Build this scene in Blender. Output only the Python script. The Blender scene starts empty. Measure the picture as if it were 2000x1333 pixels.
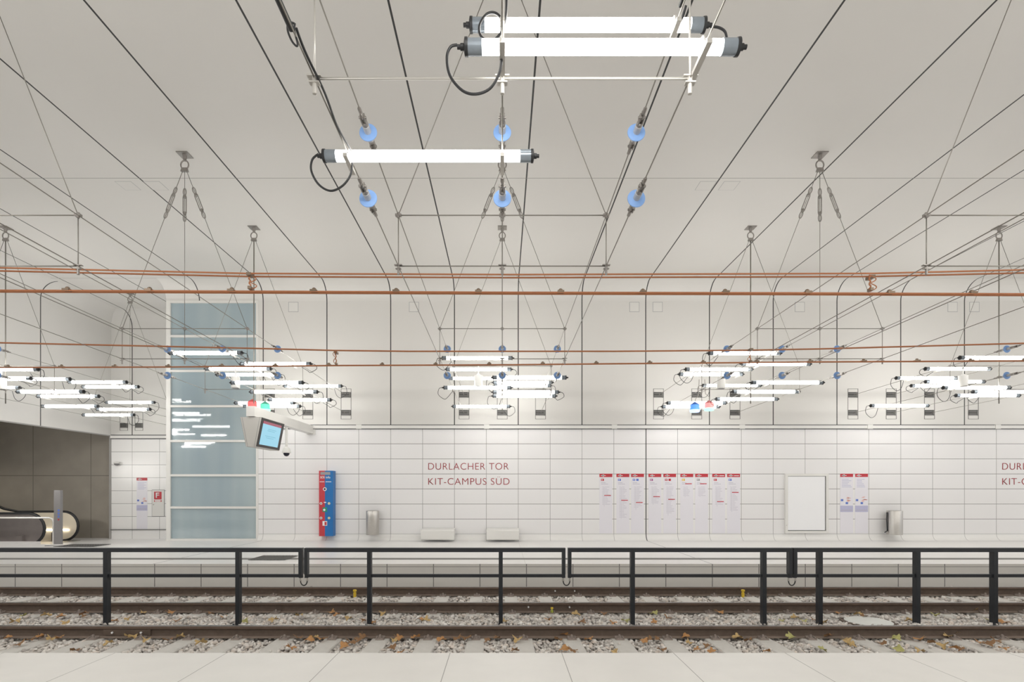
import bpy, bmesh, math, random
import numpy as np
from mathutils import Vector, Matrix
random.seed(7)
C = bpy.context.scene.collection
PI = math.pi
# ---------------------------------------------------------------- survey of the place (metres; x right, y away, z up)
F = 1087.0          # focal length in pixels of the 2000 px wide photograph
CX, CY, EYE = 981.0, 957.0, 1.6
WALL = 17.46        # distance of the tiled wall
REC = 20.3          # distance of the recess wall by the escalator
CEIL = 8.04
PIT = -0.49         # top of sleepers / ballast
RT = -0.33          # top of rail

def at(px, py, d):
    """place measured in the photograph, at a known distance"""
    return Vector(((px - CX) * d / F, d, EYE + (CY - py) * d / F))
def wx(px, d=WALL): return (px - CX) * d / F
def wz(py, d=WALL): return EYE + (CY - py) * d / F

# ---------------------------------------------------------------- materials
MATS = {}
def nodes_of(m):
    m.use_nodes = True
    nt = m.node_tree
    return nt, nt.nodes, nt.links, nt.nodes['Principled BSDF']
def mat(name, col, rough=0.5, metal=0.0, var=0.0, scale=8.0, bump=0.0, emit=None, estr=0.0, spec=None, trans=0.0):
    if name in MATS: return MATS[name]
    m = bpy.data.materials.new(name)
    nt, N, L, b = nodes_of(m)
    b.inputs['Base Color'].default_value = (*col, 1)
    b.inputs['Roughness'].default_value = rough
    b.inputs['Metallic'].default_value = metal
    if spec is not None: b.inputs['Specular IOR Level'].default_value = spec
    if trans: b.inputs['Transmission Weight'].default_value = trans
    if var > 0 or bump > 0:
        tc = N.new('ShaderNodeTexCoord'); nz = N.new('ShaderNodeTexNoise')
        nz.inputs['Scale'].default_value = scale; nz.inputs['Detail'].default_value = 6
        L.new(tc.outputs['Object'], nz.inputs['Vector'])
        if var > 0:
            mx = N.new('ShaderNodeMixRGB')
            mx.inputs[1].default_value = (*[max(0, c * (1 - var)) for c in col], 1)
            mx.inputs[2].default_value = (*[min(1, c * (1 + var)) for c in col], 1)
            L.new(nz.outputs['Fac'], mx.inputs[0]); L.new(mx.outputs[0], b.inputs['Base Color'])
        if bump > 0:
            bp = N.new('ShaderNodeBump'); bp.inputs['Strength'].default_value = bump; bp.inputs['Distance'].default_value = 0.01
            L.new(nz.outputs['Fac'], bp.inputs['Height']); L.new(bp.outputs[0], b.inputs['Normal'])
    if emit:
        b.inputs['Emission Color'].default_value = (*emit, 1); b.inputs['Emission Strength'].default_value = estr
    MATS[name] = m
    return m
def panel_mat(name, col, lines, rough=0.4, var=0.02, vscale=0.6):
    """panels divided by joints: lines = (axis, offset, pitch, width, colour)"""
    m = bpy.data.materials.new(name)
    nt, N, L, b = nodes_of(m)
    b.inputs['Roughness'].default_value = rough
    tc = N.new('ShaderNodeTexCoord'); sp = N.new('ShaderNodeSeparateXYZ'); L.new(tc.outputs['Object'], sp.inputs[0])
    nz = N.new('ShaderNodeTexNoise'); nz.inputs['Scale'].default_value = vscale; nz.inputs['Detail'].default_value = 4
    L.new(tc.outputs['Object'], nz.inputs['Vector'])
    mx = N.new('ShaderNodeMixRGB')
    mx.inputs[1].default_value = (*[c * (1 - var) for c in col], 1); mx.inputs[2].default_value = (*[min(1, c * (1 + var)) for c in col], 1)
    L.new(nz.outputs['Fac'], mx.inputs[0]); prev = mx.outputs[0]
    for ax, off, pitch, w, lc in lines:
        s = N.new('ShaderNodeMath'); s.operation = 'SUBTRACT'; L.new(sp.outputs['XYZ'.index(ax)], s.inputs[0]); s.inputs[1].default_value = off
        if pitch:
            p = N.new('ShaderNodeMath'); p.operation = 'PINGPONG'; L.new(s.outputs[0], p.inputs[0]); p.inputs[1].default_value = pitch / 2
        else:
            p = N.new('ShaderNodeMath'); p.operation = 'ABSOLUTE'; L.new(s.outputs[0], p.inputs[0])
        t = N.new('ShaderNodeMath'); t.operation = 'LESS_THAN'; L.new(p.outputs[0], t.inputs[0]); t.inputs[1].default_value = w / 2
        q = N.new('ShaderNodeMixRGB'); L.new(t.outputs[0], q.inputs[0]); L.new(prev, q.inputs[1]); q.inputs[2].default_value = (*lc, 1)
        prev = q.outputs[0]
    L.new(prev, b.inputs['Base Color'])
    MATS[name] = m
    return m

CREAM = (0.71, 0.695, 0.665)
m_ceil = panel_mat('ceiling_panel', (0.69, 0.675, 0.645), [('X', 0.5, 2.0, 0.03, (0.02, 0.02, 0.02)), ('Y', 11.5, 0, 0.014, (0.2, 0.2, 0.19)), ('Y', 16.93, 0, 0.02, (0.4, 0.39, 0.37))], 0.55)
m_upper = panel_mat('upper_wall_panel', CREAM, [('X', 0.5, 2.0, 0.03, (0.02, 0.02, 0.02))], 0.4)
m_left = panel_mat('side_wall_panel', CREAM, [('Y', 17.2, 4.0, 0.035, (0.04, 0.04, 0.04))], 0.4)
m_tile = panel_mat('wall_tile', (0.83, 0.82, 0.82), [('Z', 0.206, 0.472, 0.014, (0.19, 0.18, 0.17)), ('X', 0.5, 1.0, 0.014, (0.33, 0.32, 0.31)), ('X', 4.51, 0, 0.028, (0.04, 0.04, 0.04))], 0.42)
m_tile_rec = panel_mat('recess_tile', (0.87, 0.86, 0.845), [('Z', 0.146, 0.472, 0.013, (0.22, 0.21, 0.2)), ('X', 0.5, 1.0, 0.012, (0.3, 0.29, 0.28))], 0.28)
m_cove = panel_mat('cove_base', (0.83, 0.82, 0.8), [('X', 0.5, 1.0, 0.012, (0.4, 0.39, 0.38)), ('X', 4.51, 0, 0.03, (0.1, 0.1, 0.1))], 0.35)
m_floor_near = panel_mat('near_platform_slab', (0.79, 0.775, 0.745), [('X', 0.582, 1.093, 0.007, (0.33, 0.32, 0.3))], 0.5, 0.05, 3.0)
m_floor_far = panel_mat('far_platform_slab', (0.84, 0.825, 0.81), [('X', 4.51, 12.03, 0.02, (0.2, 0.2, 0.2)), ('X', 0.5, 4.0, 0.006, (0.5, 0.49, 0.47))], 0.33, 0.03, 2.0)
m_face = panel_mat('platform_face', (0.68, 0.66, 0.62), [('X', 0.52, 1.0, 0.016, (0.14, 0.135, 0.125)), ('Z', -0.06, 0, 0.014, (0.3, 0.29, 0.27))], 0.6, 0.06, 2.0)
m_conc = panel_mat('raw_concrete', (0.34, 0.31, 0.265), [('X', -15.3, 2.15, 0.03, (0.2, 0.185, 0.16)), ('Z', 2.12, 0, 0.03, (0.2, 0.185, 0.16))], 0.75, 0.18, 1.6)
m_jamb = mat('grey_concrete_jamb', (0.36, 0.35, 0.335), 0.7, 0, 0.08, 3)
m_white = mat('white_lacquer', (0.78, 0.77, 0.74), 0.35, 0, 0.02, 3)
m_trim = mat('trim_white', (0.74, 0.73, 0.7), 0.4, 0, 0.02, 3)
m_dark = mat('joint_black', (0.03, 0.03, 0.03), 0.6, 0, 0.1, 5)
m_steel = mat('stainless_steel', (0.55, 0.53, 0.5), 0.3, 1.0, 0.08, 20)
m_wire = mat('steel_wire', (0.28, 0.265, 0.235), 0.45, 0.6, 0.1, 30)
m_fit = mat('forged_fitting', (0.33, 0.31, 0.29), 0.4, 0.8, 0.25, 60, 0.2)
m_bright = mat('polished_tube', (0.86, 0.84, 0.8), 0.25, 0.3, 0.02, 20)
m_rod = mat('bright_rod', (0.62, 0.6, 0.56), 0.35, 0.5, 0.05, 20)
m_blue = mat('insulator_blue', (0.22, 0.39, 0.74), 0.5, 0, 0.06, 20)
m_core = mat('insulator_core', (0.5, 0.51, 0.53), 0.4, 0.2, 0.05, 20)
m_copper = mat('copper', (0.52, 0.215, 0.105), 0.38, 0.55, 0.15, 12)
m_bronze = mat('bronze_clamp', (0.24, 0.18, 0.13), 0.45, 0.6, 0.15, 40)
m_black = mat('black_rubber', (0.02, 0.021, 0.023), 0.45, 0, 0.1, 20)
m_sleeve = mat('tube_end_grey', (0.27, 0.31, 0.35), 0.25, 0.3, 0.1, 25)
m_lit = mat('lit_tube', (0.9, 0.9, 0.88), 0.3, 0, 0.01, 5, 0, (1.0, 0.985, 0.95), 8.5)
m_anth = mat('anthracite_paint', (0.017, 0.02, 0.025), 0.42, 0, 0.12, 12, 0.05)
m_rust = mat('rusty_rail', (0.115, 0.083, 0.063), 0.75, 0.1, 0.35, 14, 0.3)
m_rust2 = mat('brown_rail_head', (0.135, 0.093, 0.068), 0.6, 0.2, 0.3, 10, 0.2)
m_rust3 = mat('dusty_rail_foot', (0.23, 0.18, 0.145), 0.8, 0.0, 0.25, 9, 0.2)
m_clip = mat('rail_clip_grey', (0.33, 0.28, 0.25), 0.7, 0.2, 0.3, 60)
m_head = mat('worn_rail_head', (0.2, 0.19, 0.185), 0.35, 0.8, 0.15, 20)
m_sleep = mat('sleeper_concrete', (0.66, 0.64, 0.605), 0.8, 0, 0.14, 9, 0.3)
m_under = mat('ballast_bed', (0.16, 0.145, 0.13), 0.9, 0, 0.3, 30, 0.4)
m_red = mat('signal_red', (0.52, 0.03, 0.045), 0.4, 0, 0.03, 5)
m_letter = mat('letter_red', (0.36, 0.022, 0.035), 0.5, 0, 0.03, 5)
m_sosred = mat('column_red', (0.55, 0.045, 0.06), 0.35, 0, 0.03, 5)
m_sosblue = mat('column_blue', (0.01, 0.16, 0.46), 0.35, 0, 0.03, 5)
m_paper = mat('poster_paper', (0.8, 0.785, 0.835), 0.3, 0, 0.01, 3)
m_print = mat('grey_print', (0.5, 0.48, 0.56), 0.6, 0, 0.05, 30)
m_lilac = mat('lilac_print', (0.5, 0.5, 0.68), 0.6, 0, 0.1, 30)
m_pblue = mat('print_blue', (0.12, 0.2, 0.6), 0.5, 0, 0.05, 10)
m_yellow = mat('marker_yellow', (0.72, 0.5, 0.04), 0.5, 0, 0.1, 20)
m_pwhite = mat('pure_white', (0.85, 0.85, 0.85), 0.4, 0, 0.01, 5)
m_green = mat('sign_green', (0.02, 0.28, 0.16), 0.4, 0, 0.05, 10)
m_cream = mat('button_cream', (0.72, 0.68, 0.45), 0.4, 0, 0.05, 10)
m_grey = mat('mid_grey', (0.33, 0.33, 0.34), 0.5, 0, 0.05, 10)
m_greyp = mat('post_grey', (0.27, 0.26, 0.26), 0.45, 0.3, 0.06, 10)
m_house = mat('display_housing', (0.6, 0.585, 0.55), 0.45, 0, 0.03, 5)
m_bezel = mat('display_bezel', (0.022, 0.014, 0.014), 0.3, 0, 0.05, 10)
m_screen = mat('screen_cyan', (0.05, 0.1, 0.12), 0.2, 0, 0, 1, 0, (0.30, 0.62, 0.78), 0.62)
m_screenred = mat('screen_maroon', (0.1, 0.02, 0.03), 0.2, 0, 0, 1, 0, (0.3, 0.075, 0.11), 0.62)
m_screentxt = mat('screen_text', (0.05, 0.1, 0.12), 0.2, 0, 0, 1, 0, (0.16, 0.42, 0.56), 0.62)
m_tact = mat('tactile_grey', (0.19, 0.185, 0.175), 0.7, 0, 0.1, 10)
m_louv = mat('louvre_grey', (0.2, 0.195, 0.185), 0.5, 0.4, 0.1, 10)
m_louvd = mat('louvre_dark', (0.035, 0.035, 0.035), 0.5, 0.2, 0.1, 10)
m_escd = mat('escalator_steel', (0.36, 0.325, 0.315), 0.3, 0.7, 0.12, 4)
m_escl = mat('escalator_lining', (0.85, 0.77, 0.62), 0.35, 0.0, 0.05, 4)
m_manh = mat('cover_white', (0.7, 0.71, 0.68), 0.6, 0, 0.05, 8)
m_lobby = mat('lobby_soffit', (0.3, 0.28, 0.255), 0.8, 0, 0.1, 3)

def glass_mat():
    m = bpy.data.materials.new('lift_glass'); nt, N, L, b = nodes_of(m)
    b.inputs['Roughness'].default_value = 0.03; b.inputs['IOR'].default_value = 1.62
    tc = N.new('ShaderNodeTexCoord'); sp = N.new('ShaderNodeSeparateXYZ'); L.new(tc.outputs['Object'], sp.inputs[0])
    nz = N.new('ShaderNodeTexNoise'); nz.inputs['Scale'].default_value = 1.2
    mp = N.new('ShaderNodeMapping'); mp.inputs['Scale'].default_value = (1.0, 1.0, 0.08)
    L.new(tc.outputs['Object'], mp.inputs[0]); L.new(mp.outputs[0], nz.inputs['Vector'])
    cr = N.new('ShaderNodeValToRGB')
    cr.color_ramp.elements[0].position = 0.35; cr.color_ramp.elements[0].color = (0.33, 0.415, 0.46, 1)
    cr.color_ramp.elements[1].position = 0.65; cr.color_ramp.elements[1].color = (0.42, 0.5, 0.52, 1)
    L.new(nz.outputs['Fac'], cr.inputs[0]); L.new(cr.outputs[0], b.inputs['Base Color'])
    return m
m_glass = glass_mat()
def ballast_mat():
    m = bpy.data.materials.new('ballast_stone'); nt, N, L, b = nodes_of(m)
    a = N.new('ShaderNodeVertexColor'); a.layer_name = 'stone_colour'; L.new(a.outputs[0], b.inputs['Base Color'])
    b.inputs['Roughness'].default_value = 0.85
    return m
m_ball = ballast_mat()

# ---------------------------------------------------------------- mesh builder
class MB:
    def __init__(s): s.keep = False; s.v = []; s.f = []; s.sm = []; s.mi = []
    def _add(s, vs, fs, smooth=False, mi=0):
        o = len(s.v); s.v += [tuple(v) for v in vs]
        for f in fs: s.f.append([i + o for i in f]); s.sm.append(smooth); s.mi.append(mi)
        return s
    def box(s, x0, x1, y0, y1, z0, z1, mi=0):
        vs = [(x, y, z) for z in (z0, z1) for y in (y0, y1) for x in (x0, x1)]
        return s._add(vs, [(0, 2, 3, 1), (4, 5, 7, 6), (0, 1, 5, 4), (2, 6, 7, 3), (0, 4, 6, 2), (1, 3, 7, 5)], False, mi)
    def quad(s, a, b, c, d, mi=0): return s._add([a, b, c, d], [(0, 1, 2, 3)], False, mi)
    def prism(s, poly, axis, a, b, mi=0, smooth=False):
        """poly of 2D points extruded along an axis: x -> (y,z), y -> (x,z), z -> (x,y)"""
        def p(u, v, t): return {'x': (t, u, v), 'y': (u, t, v), 'z': (u, v, t)}[axis]
        n = len(poly); vs = [p(u, v, a) for u, v in poly] + [p(u, v, b) for u, v in poly]
        s._add(vs, [(i, (i + 1) % n, n + (i + 1) % n, n + i) for i in range(n)], smooth, mi)
        s._add(vs, [tuple(range(n))[::-1], tuple(range(n, 2 * n))], False, mi)
        return s
    def tube(s, pts, r, n=8, closed=False, mi=0, cap=True):
        pts = [Vector(p) for p in pts]; m = len(pts); vs = []; prev = None
        for i, p in enumerate(pts):
            if closed: t = pts[(i + 1) % m] - pts[i - 1]
            else: t = pts[min(i + 1, m - 1)] - pts[max(i - 1, 0)]
            t.normalize()
            if prev is None:
                up = Vector((0, 0, 1)) if abs(t.z) < 0.9 else Vector((1, 0, 0)); u = t.cross(up).normalized()
            else:
                u = (prev - t * prev.dot(t)).normalized()
            prev = u; w = t.cross(u); rr = r[i] if isinstance(r, (list, tuple)) else r
            vs += [p + (u * math.cos(2 * PI * k / n) + w * math.sin(2 * PI * k / n)) * rr for k in range(n)]
        fs = []
        for i in range(m if closed else m - 1):
            a = i * n; b = ((i + 1) % m) * n
            fs += [(a + k, a + (k + 1) % n, b + (k + 1) % n, b + k) for k in range(n)]
        s._add(vs, fs, True, mi)
        if cap and not closed: s._add(vs, [tuple(range(n))[::-1], tuple(range((m - 1) * n, m * n))], False, mi)
        return s
    def lathe(s, prof, axis='z', c=(0, 0, 0), n=20, mi=0):
        """prof: (radius, height) pairs"""
        vs = []
        for r, h in prof:
            for k in range(n):
                a = 2 * PI * k / n; u, v = r * math.cos(a), r * math.sin(a)
                q = {'z': (u, v, h), 'y': (u, h, v), 'x': (h, u, v)}[axis]
                vs.append((q[0] + c[0], q[1] + c[1], q[2] + c[2]))
        fs = []
        for i in range(len(prof) - 1):
            fs += [(i * n + k, i * n + (k + 1) % n, (i + 1) * n + (k + 1) % n, (i + 1) * n + k) for k in range(n)]
        s._add(vs, fs, True, mi)
        s._add(vs, [tuple(range(n))[::-1], tuple(range((len(prof) - 1) * n, len(prof) * n))], False, mi)
        return s
    def mesh(s, name, *mats):
        me = bpy.data.meshes.new(name); me.from_pydata(s.v, [], s.f)
        me.polygons.foreach_set('use_smooth', s.sm); me.polygons.foreach_set('material_index', s.mi)
        for m in mats: me.materials.append(m)
        if s.keep: return me
        me.validate(); bm = bmesh.new(); bm.from_mesh(me)
        bmesh.ops.remove_doubles(bm, verts=bm.verts, dist=1e-6); bmesh.ops.recalc_face_normals(bm, faces=bm.faces)
        for e in bm.edges:
            if len(e.link_faces) == 2 and e.calc_face_angle(0) > 0.7: e.smooth = False
        bm.to_mesh(me); bm.free()
        return me
    def build(s, name, *mats, parent=None, loc=None):
        return put(name, s.mesh(name, *mats), parent, loc)
def put(name, me, parent=None, loc=None, rot=None, scale=None):
    o = bpy.data.objects.new(name, me); C.objects.link(o)
    if parent: o.parent = parent
    if loc is not None: o.location = loc
    if rot is not None: o.rotation_euler = rot
    if scale is not None: o.scale = scale
    return o
def tag(o, label, cat, group=None):
    if not 4 <= len(label.split()) <= 16: print('BADLABEL', len(label.split()), label)
    o['label'] = label; o['category'] = cat
    if group: o['group'] = group
    return o
def thing(name, label, cat, loc=(0, 0, 0), group=None, rot=None):
    o = bpy.data.objects.new(name, None); C.objects.link(o); o.location = loc; o.empty_display_size = 0.2
    if rot: o.rotation_euler = rot
    return tag(o, label, cat, group)
def struct(o): o['kind'] = 'structure'; return o
def text_mesh(txt, x0, x1, z0, h, y, name, m, parent=None, facing='y', depth=0.004, bold=0.0):
    """lettering of cap height h whose baseline is z0, stretched from x0 to x1"""
    cu = bpy.data.curves.new(name, 'FONT'); cu.body = txt; cu.size = 1.0; cu.extrude = 0.0; cu.space_character = 1.08; cu.offset = bold
    ob = bpy.data.objects.new(name, cu); C.objects.link(ob)
    dg = bpy.context.evaluated_depsgraph_get(); me = bpy.data.meshes.new_from_object(ob.evaluated_get(dg)); me.name = name
    C.objects.unlink(ob); bpy.data.objects.remove(ob)
    xs = [v.co.x for v in me.vertices]; cap = 0.729 * 1.0
    ref = bpy.data.curves.new('ref', 'FONT'); ref.body = 'H'; ro = bpy.data.objects.new('ref', ref); C.objects.link(ro)
    dg = bpy.context.evaluated_depsgraph_get(); rm = bpy.data.meshes.new_from_object(ro.evaluated_get(dg))
    cap = max(v.co.y for v in rm.vertices); C.objects.unlink(ro); bpy.data.objects.remove(ro); bpy.data.meshes.remove(rm)
    sx = (x1 - x0) / (max(xs) - min(xs)); sz = h / cap; mn = min(xs)
    for v in me.vertices: v.co = Vector((x0 + (v.co.x - mn) * sx, y, z0 + v.co.y * sz))
    bm = bmesh.new(); bm.from_mesh(me)
    g = bmesh.ops.extrude_face_region(bm, geom=list(bm.faces))
    bmesh.ops.translate(bm, verts=[e for e in g['geom'] if isinstance(e, bmesh.types.BMVert)], vec=(0, -depth, 0))
    bmesh.ops.recalc_face_normals(bm, faces=bm.faces); bm.to_mesh(me); bm.free()
    me.materials.clear(); me.materials.append(m)
    return put(name, me, parent)

# ---------------------------------------------------------------- the hall
XL, XR = -14.27, 36.0
R = 0.53
def arc(n=8): return [(math.sin(PI / 2 * i / n), math.cos(PI / 2 * i / n)) for i in range(n + 1)]
# ceiling
b = MB()
b.quad((XL + R, 16.93, CEIL), (XR, 16.93, CEIL), (XR, -9, CEIL), (XL + R, -9, CEIL))
b.quad((-XL * 0 - 30, 13.0, CEIL), (XL + R, 13.0, CEIL), (XL + R, -9, CEIL), (-30, -9, CEIL))
b.quad((XL + R, REC - R, CEIL), (-10.54, REC - R, CEIL), (-10.54, 16.93, CEIL), (XL + R, 16.93, CEIL))
struct(b.build('ceiling', m_ceil))
# coves between ceiling and walls
prof = [(WALL - R + R * q, CEIL - R + R * c) for q, c in arc(10)]
def sheet(b, prof_, x0, x1, mi=0, axis='x'):
    """smooth curved strip with shared vertices; its winding is kept as given"""
    b.keep = True; n = len(prof_)
    q = (lambda t, u, v: (t, u, v)) if axis == 'x' else (lambda t, u, v: (u, t, v))
    vs = [q(x0, u, v) for u, v in prof_] + [q(x1, u, v) for u, v in prof_]
    b._add(vs, [((i, i + 1, n + i + 1, n + i) if axis == 'x' else (i, n + i, n + i + 1, i + 1)) for i in range(n - 1)], True, mi)
b = MB(); sheet(b, [p for p in prof if p[1] >= 7.53], -10.54, -7.6505); sheet(b, prof, -7.65, XR)
struct(b.build('ceiling_cove', m_upper))
b = MB(); sheet(b, [(REC - R + R * q, CEIL - R + R * c) for q, c in arc(10)], XL, -10.3)
struct(b.build('ceiling_cove_recess', m_upper))
b = MB()
sheet(b, [(XL + R - R * q, CEIL - R + R * c) for q, c in arc(10)], 13.0, REC, 0, 'y')
struct(b.build('ceiling_cove_left', m_left))
b = MB(); b.box(-10.54, -7.65, WALL - 0.003, WALL + 0.25, 7.52, 7.6)
struct(b.build('trim_6', m_upper))
# tiled rear wall and its curved base
b = MB()
b.quad((-7.65, WALL, CEIL - R), (XR, WALL, CEIL - R), (XR, WALL, 3.63), (-7.65, WALL, 3.63))
b.quad((-7.65, WALL, 3.515), (XR, WALL, 3.515), (XR, WALL, 0.206), (-7.65, WALL, 0.206), 1)
struct(b.build('wall_back', m_upper, m_tile))
rb = 0.2; b = MB(); sheet(b, [(WALL - rb + rb * c - 0.004, rb - rb * q + 0.006) for q, c in arc(8)], -7.65, XR)
struct(b.build('baseboard_back', m_cove))
b = MB(); b.quad((-7.65, WALL, CEIL), (-7.65, REC, CEIL), (-7.65, REC, 0), (-7.65, WALL, 0))
struct(b.build('wall_lift_side', m_upper))
# recess wall
b = MB()
b.quad((XL, REC, CEIL - R), (-10.3, REC, CEIL - R), (-10.3, REC, 3.58), (XL, REC, 3.58))
b.quad((XL, REC, 3.47), (-10.3, REC, 3.47), (-10.3, REC, -0.25), (XL, REC, -0.25), 1)
b.box(XL, -10.3, REC - 0.05, REC + 0.05, 0.135, 0.15, 2)
struct(b.build('wall_recess', m_upper, m_tile_rec, m_dark))
# left wall (bulkhead over the escalator opening)
b = MB()
b.box(XL - 0.05, XL, 13.0, REC + 0.01, 3.58, CEIL - R)
struct(b.build('wall_left', m_left))
b = MB(); b.box(XL - 0.06, XL - 0.002, 13.0, REC, 3.545, 3.58)
struct(b.build('trim_1', m_jamb))
# escalator hall: concrete rear wall, jamb, soffit
b = MB(); b.quad((-27, REC + 0.4, 8), (XL - 0.05, REC + 0.4, 8), (XL - 0.05, REC + 0.4, -0.3), (-27, REC + 0.4, -0.3))
struct(b.build('wall_escalator', m_conc))
b = MB(); b.box(XL - 0.06, XL + 0.012, REC - 0.02, REC + 0.4, -0.3, 3.575)
struct(b.build('trim_2', m_jamb))
b = MB(); b.box(-27, XL - 0.05, 12.0, REC + 0.4, 6.5, 6.7)
struct(b.build('ceiling_lobby', m_lobby))
b = MB(); b.box(-27.2, -27, 12.0, REC + 0.4, -0.3, 6.6)  # unseen wall, added to stop world light reaching the concrete
struct(b.build('wall_lobby_end_blocker', m_jamb))
b = MB(); b.box(-27.2, XL, 12.7, 12.95, -0.3, CEIL)  # unseen wall, added to keep hall light off the upper concrete
struct(b.build('wall_lobby_front_blocker', m_jamb))
# floors
b = MB(); b.box(-24, 24, -9, 5.45, -0.9, 0.0)
struct(b.build('floor_near_platform', m_floor_near))
b = MB()
b.prism([(11.99, -0.9), (11.99, 0), (WALL + 0.3, 0), (WALL + 0.3, -0.9)], 'x', -10.54, XR)
b.prism([(11.99, -0.9), (11.99, 0), (16.3, 0), (18.0, -0.2), (REC + 0.5, -0.2), (REC + 0.5, -0.9)], 'x', XL, -10.54)
b.prism([(11.99, -0.9), (11.99, 0), (17.2, 0), (17.2, -0.2), (REC + 0.5, -0.2), (REC + 0.5, -0.9)], 'x', -30, XL)
struct(b.build('floor_far_platform', m_floor_far))
b = MB(); b.box(-30, XR, 11.975, 11.988, -0.9, -0.002)
struct(b.build('wall_platform_face', m_face))
b = MB(); b.box(-30, XR, -0.6, -0.3, 0.0, CEIL)
struct(b.build('wall_front', m_tile))
b = MB(); b.box(-30, XR, 5.4, 12.0, -0.95, -0.56)
struct(b.build('floor_trackbed', m_under))
b = MB(); b.box(-30, XR, 12.72, 12.99, 0.0, 0.005)
struct(b.build('trim_3', m_tact))
# cable duct trim above the tiles
b = MB()
b.box(-7.65, XR, WALL - 0.05, WALL + 0.05, 3.515, 3.615)
b.box(-7.65, XR, WALL - 0.01, WALL + 0.05, 3.615, 3.64, 1)
b.box(-7.65, XR, WALL - 0.045, WALL + 0.05, 3.498, 3.514, 1)
for k in range(-2, 9):
    x = -0.49 + 4.0 * k
    if x > -7.5: b.box(x - 0.08, x + 0.08, WALL - 0.062, WALL, 3.5, 3.63)
struct(b.build('trim_4', m_trim, m_dark))
b = MB()
b.box(XL, -10.56, REC - 0.05, REC + 0.05, 3.47, 3.57)
b.box(XL, -10.56, REC - 0.012, REC + 0.05, 3.57, 3.6, 1)
b.box(XL, -10.56, REC - 0.045, REC + 0.05, 3.45, 3.469, 1)
b.box(-11.0, -10.86, REC - 0.062, REC, 3.46, 3.6)
struct(b.build('trim_5', m_trim, m_dark))

# ---------------------------------------------------------------- lift
lift = thing('glass_lift_shaft', 'tall glass lift shaft with white frame and bluish panes reflecting the tube lamps', 'lift', (-9.1, WALL, 0))
lx0, lx1 = -1.44, 1.45
b = MB()
b.box(lx0, lx0 + 0.13, -0.01, 0.14, 0, 7.53); b.box(lx1 - 0.075, lx1, -0.01, 0.14, 0, 7.53)
b.box(lx0 + 0.13, lx1 - 0.075, -0.005, 0.14, 7.46, 7.53); b.box(lx0 + 0.13, lx1 - 0.075, -0.005, 0.14, 0, 0.06)
lfr = b.build('frame', m_white, parent=lift)
ys = [591, 657, 725, 794, 862, 929, 992, 1054]
gz = [wz(y) for y in ys]
for z in gz[1:-1]:
    MB().box(lx0 + 0.13, lx1 - 0.075, -0.008, 0.12, z - 0.035, z + 0.035).build('mullion', m_white, parent=lfr)
for i in range(7):
    MB().box(lx0 + 0.131, lx1 - 0.076, 0.04, 0.07, gz[i + 1] + 0.036 if i < 6 else 0.061, gz[i] - 0.036 if i else 7.459).build('glass_pane', m_glass, parent=lift)

# ---------------------------------------------------------------- track
def rail_profile():
    h = 0.16
    half = [(0.066, -h), (0.066, -h + 0.012), (0.02, -h + 0.03), (0.009, -h + 0.05), (0.009, -0.045), (0.034, -0.036), (0.036, -0.01), (0.03, 0.0)]
    return half + [(-y, z) for y, z in half[::-1]]
RAILS = [(11.005, 'rusty rail nearest the far platform face', 'far'), (9.495, 'rusty rail of the far track just behind the railing', 'far'),
         (7.875, 'rusty rail in front of the railing posts, nearest rail seen', 'near')]
slp = {'far': [0.83 + 0.664 * k for k in range(-18, 17)], 'near': [0.30 + 0.668 * k for k in range(-13, 13)]}
mb = MB()
mb.lathe([(0.026, 0), (0.026, 0.02), (0.016, 0.022), (0.016, 0.05), (0.008, 0.055)], 'z', (0, -0.055, 0.012), 8)
mb.prism([(-0.11, 0), (-0.11, 0.012), (-0.05, 0.026), (-0.02, 0.04), (-0.012, 0.03), (-0.03, 0.014), (-0.04, 0)], 'x', -0.06, 0.06)
mb.tube([(-0.045, -0.1, 0.02), (-0.05, -0.06, 0.03), (-0.03, -0.03, 0.034), (0.03, -0.03, 0.034), (0.05, -0.06, 0.03), (0.045, -0.1, 0.02)], 0.009, 6)
clip_me = mb.mesh('rail_clip', m_clip)
for y, lab, tr in RAILS:
    r_ = thing('track_rail', lab, 'rail', (0, y, RT), 'running rails of the tram tracks')
    for pn, hp, pm in (('rail_head', [(0.012, -0.046), (0.034, -0.038), (0.036, -0.01), (0.03, 0.0)], m_rust2), ('rail_web', [(0.03, -0.135), (0.014, -0.122), (0.009, -0.1), (0.009, -0.06), (0.012, -0.047)], m_rust),
                       ('rail_foot', [(0.066, -0.16), (0.066, -0.15), (0.031, -0.136)], m_rust3)):
        MB().prism(hp + [(-y_, z_) for y_, z_ in hp[::-1]], 'x', -20, 24).build(pn, pm, parent=r_)
    MB().box(-20, 24, -0.03, 0.03, 0.0, 0.0035).build('running_surface', m_head, parent=r_)
    for x in slp[tr]:
        if abs(x) < 1.02 * y: put('rail_clip', clip_me, r_, (x, -0.05, -0.16))
    if tr == 'near':
        for fx in ((223, 279),):
            xa, xb = wx(fx[0], y), wx(fx[1], y)
            MB().box(xa - 0.13, xb + 0.13, -0.034, -0.01, -0.125, -0.045).build('fishplate', m_rust, parent=r_)
            for xx in (xa, xb): MB().lathe([(0.014, -0.05), (0.014, -0.034)], 'y', (xx, 0, -0.085), 10).build('bolt', m_pwhite, parent=r_)
    else:
        for px in ((1084, 1122) if y > 10 else (1032, 1112)):
            MB().lathe([(0.014, -0.04), (0.014, -0.008)], 'y', (wx(px, y), 0, -0.07), 10).build('bolt', m_pwhite, parent=r_)
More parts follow.
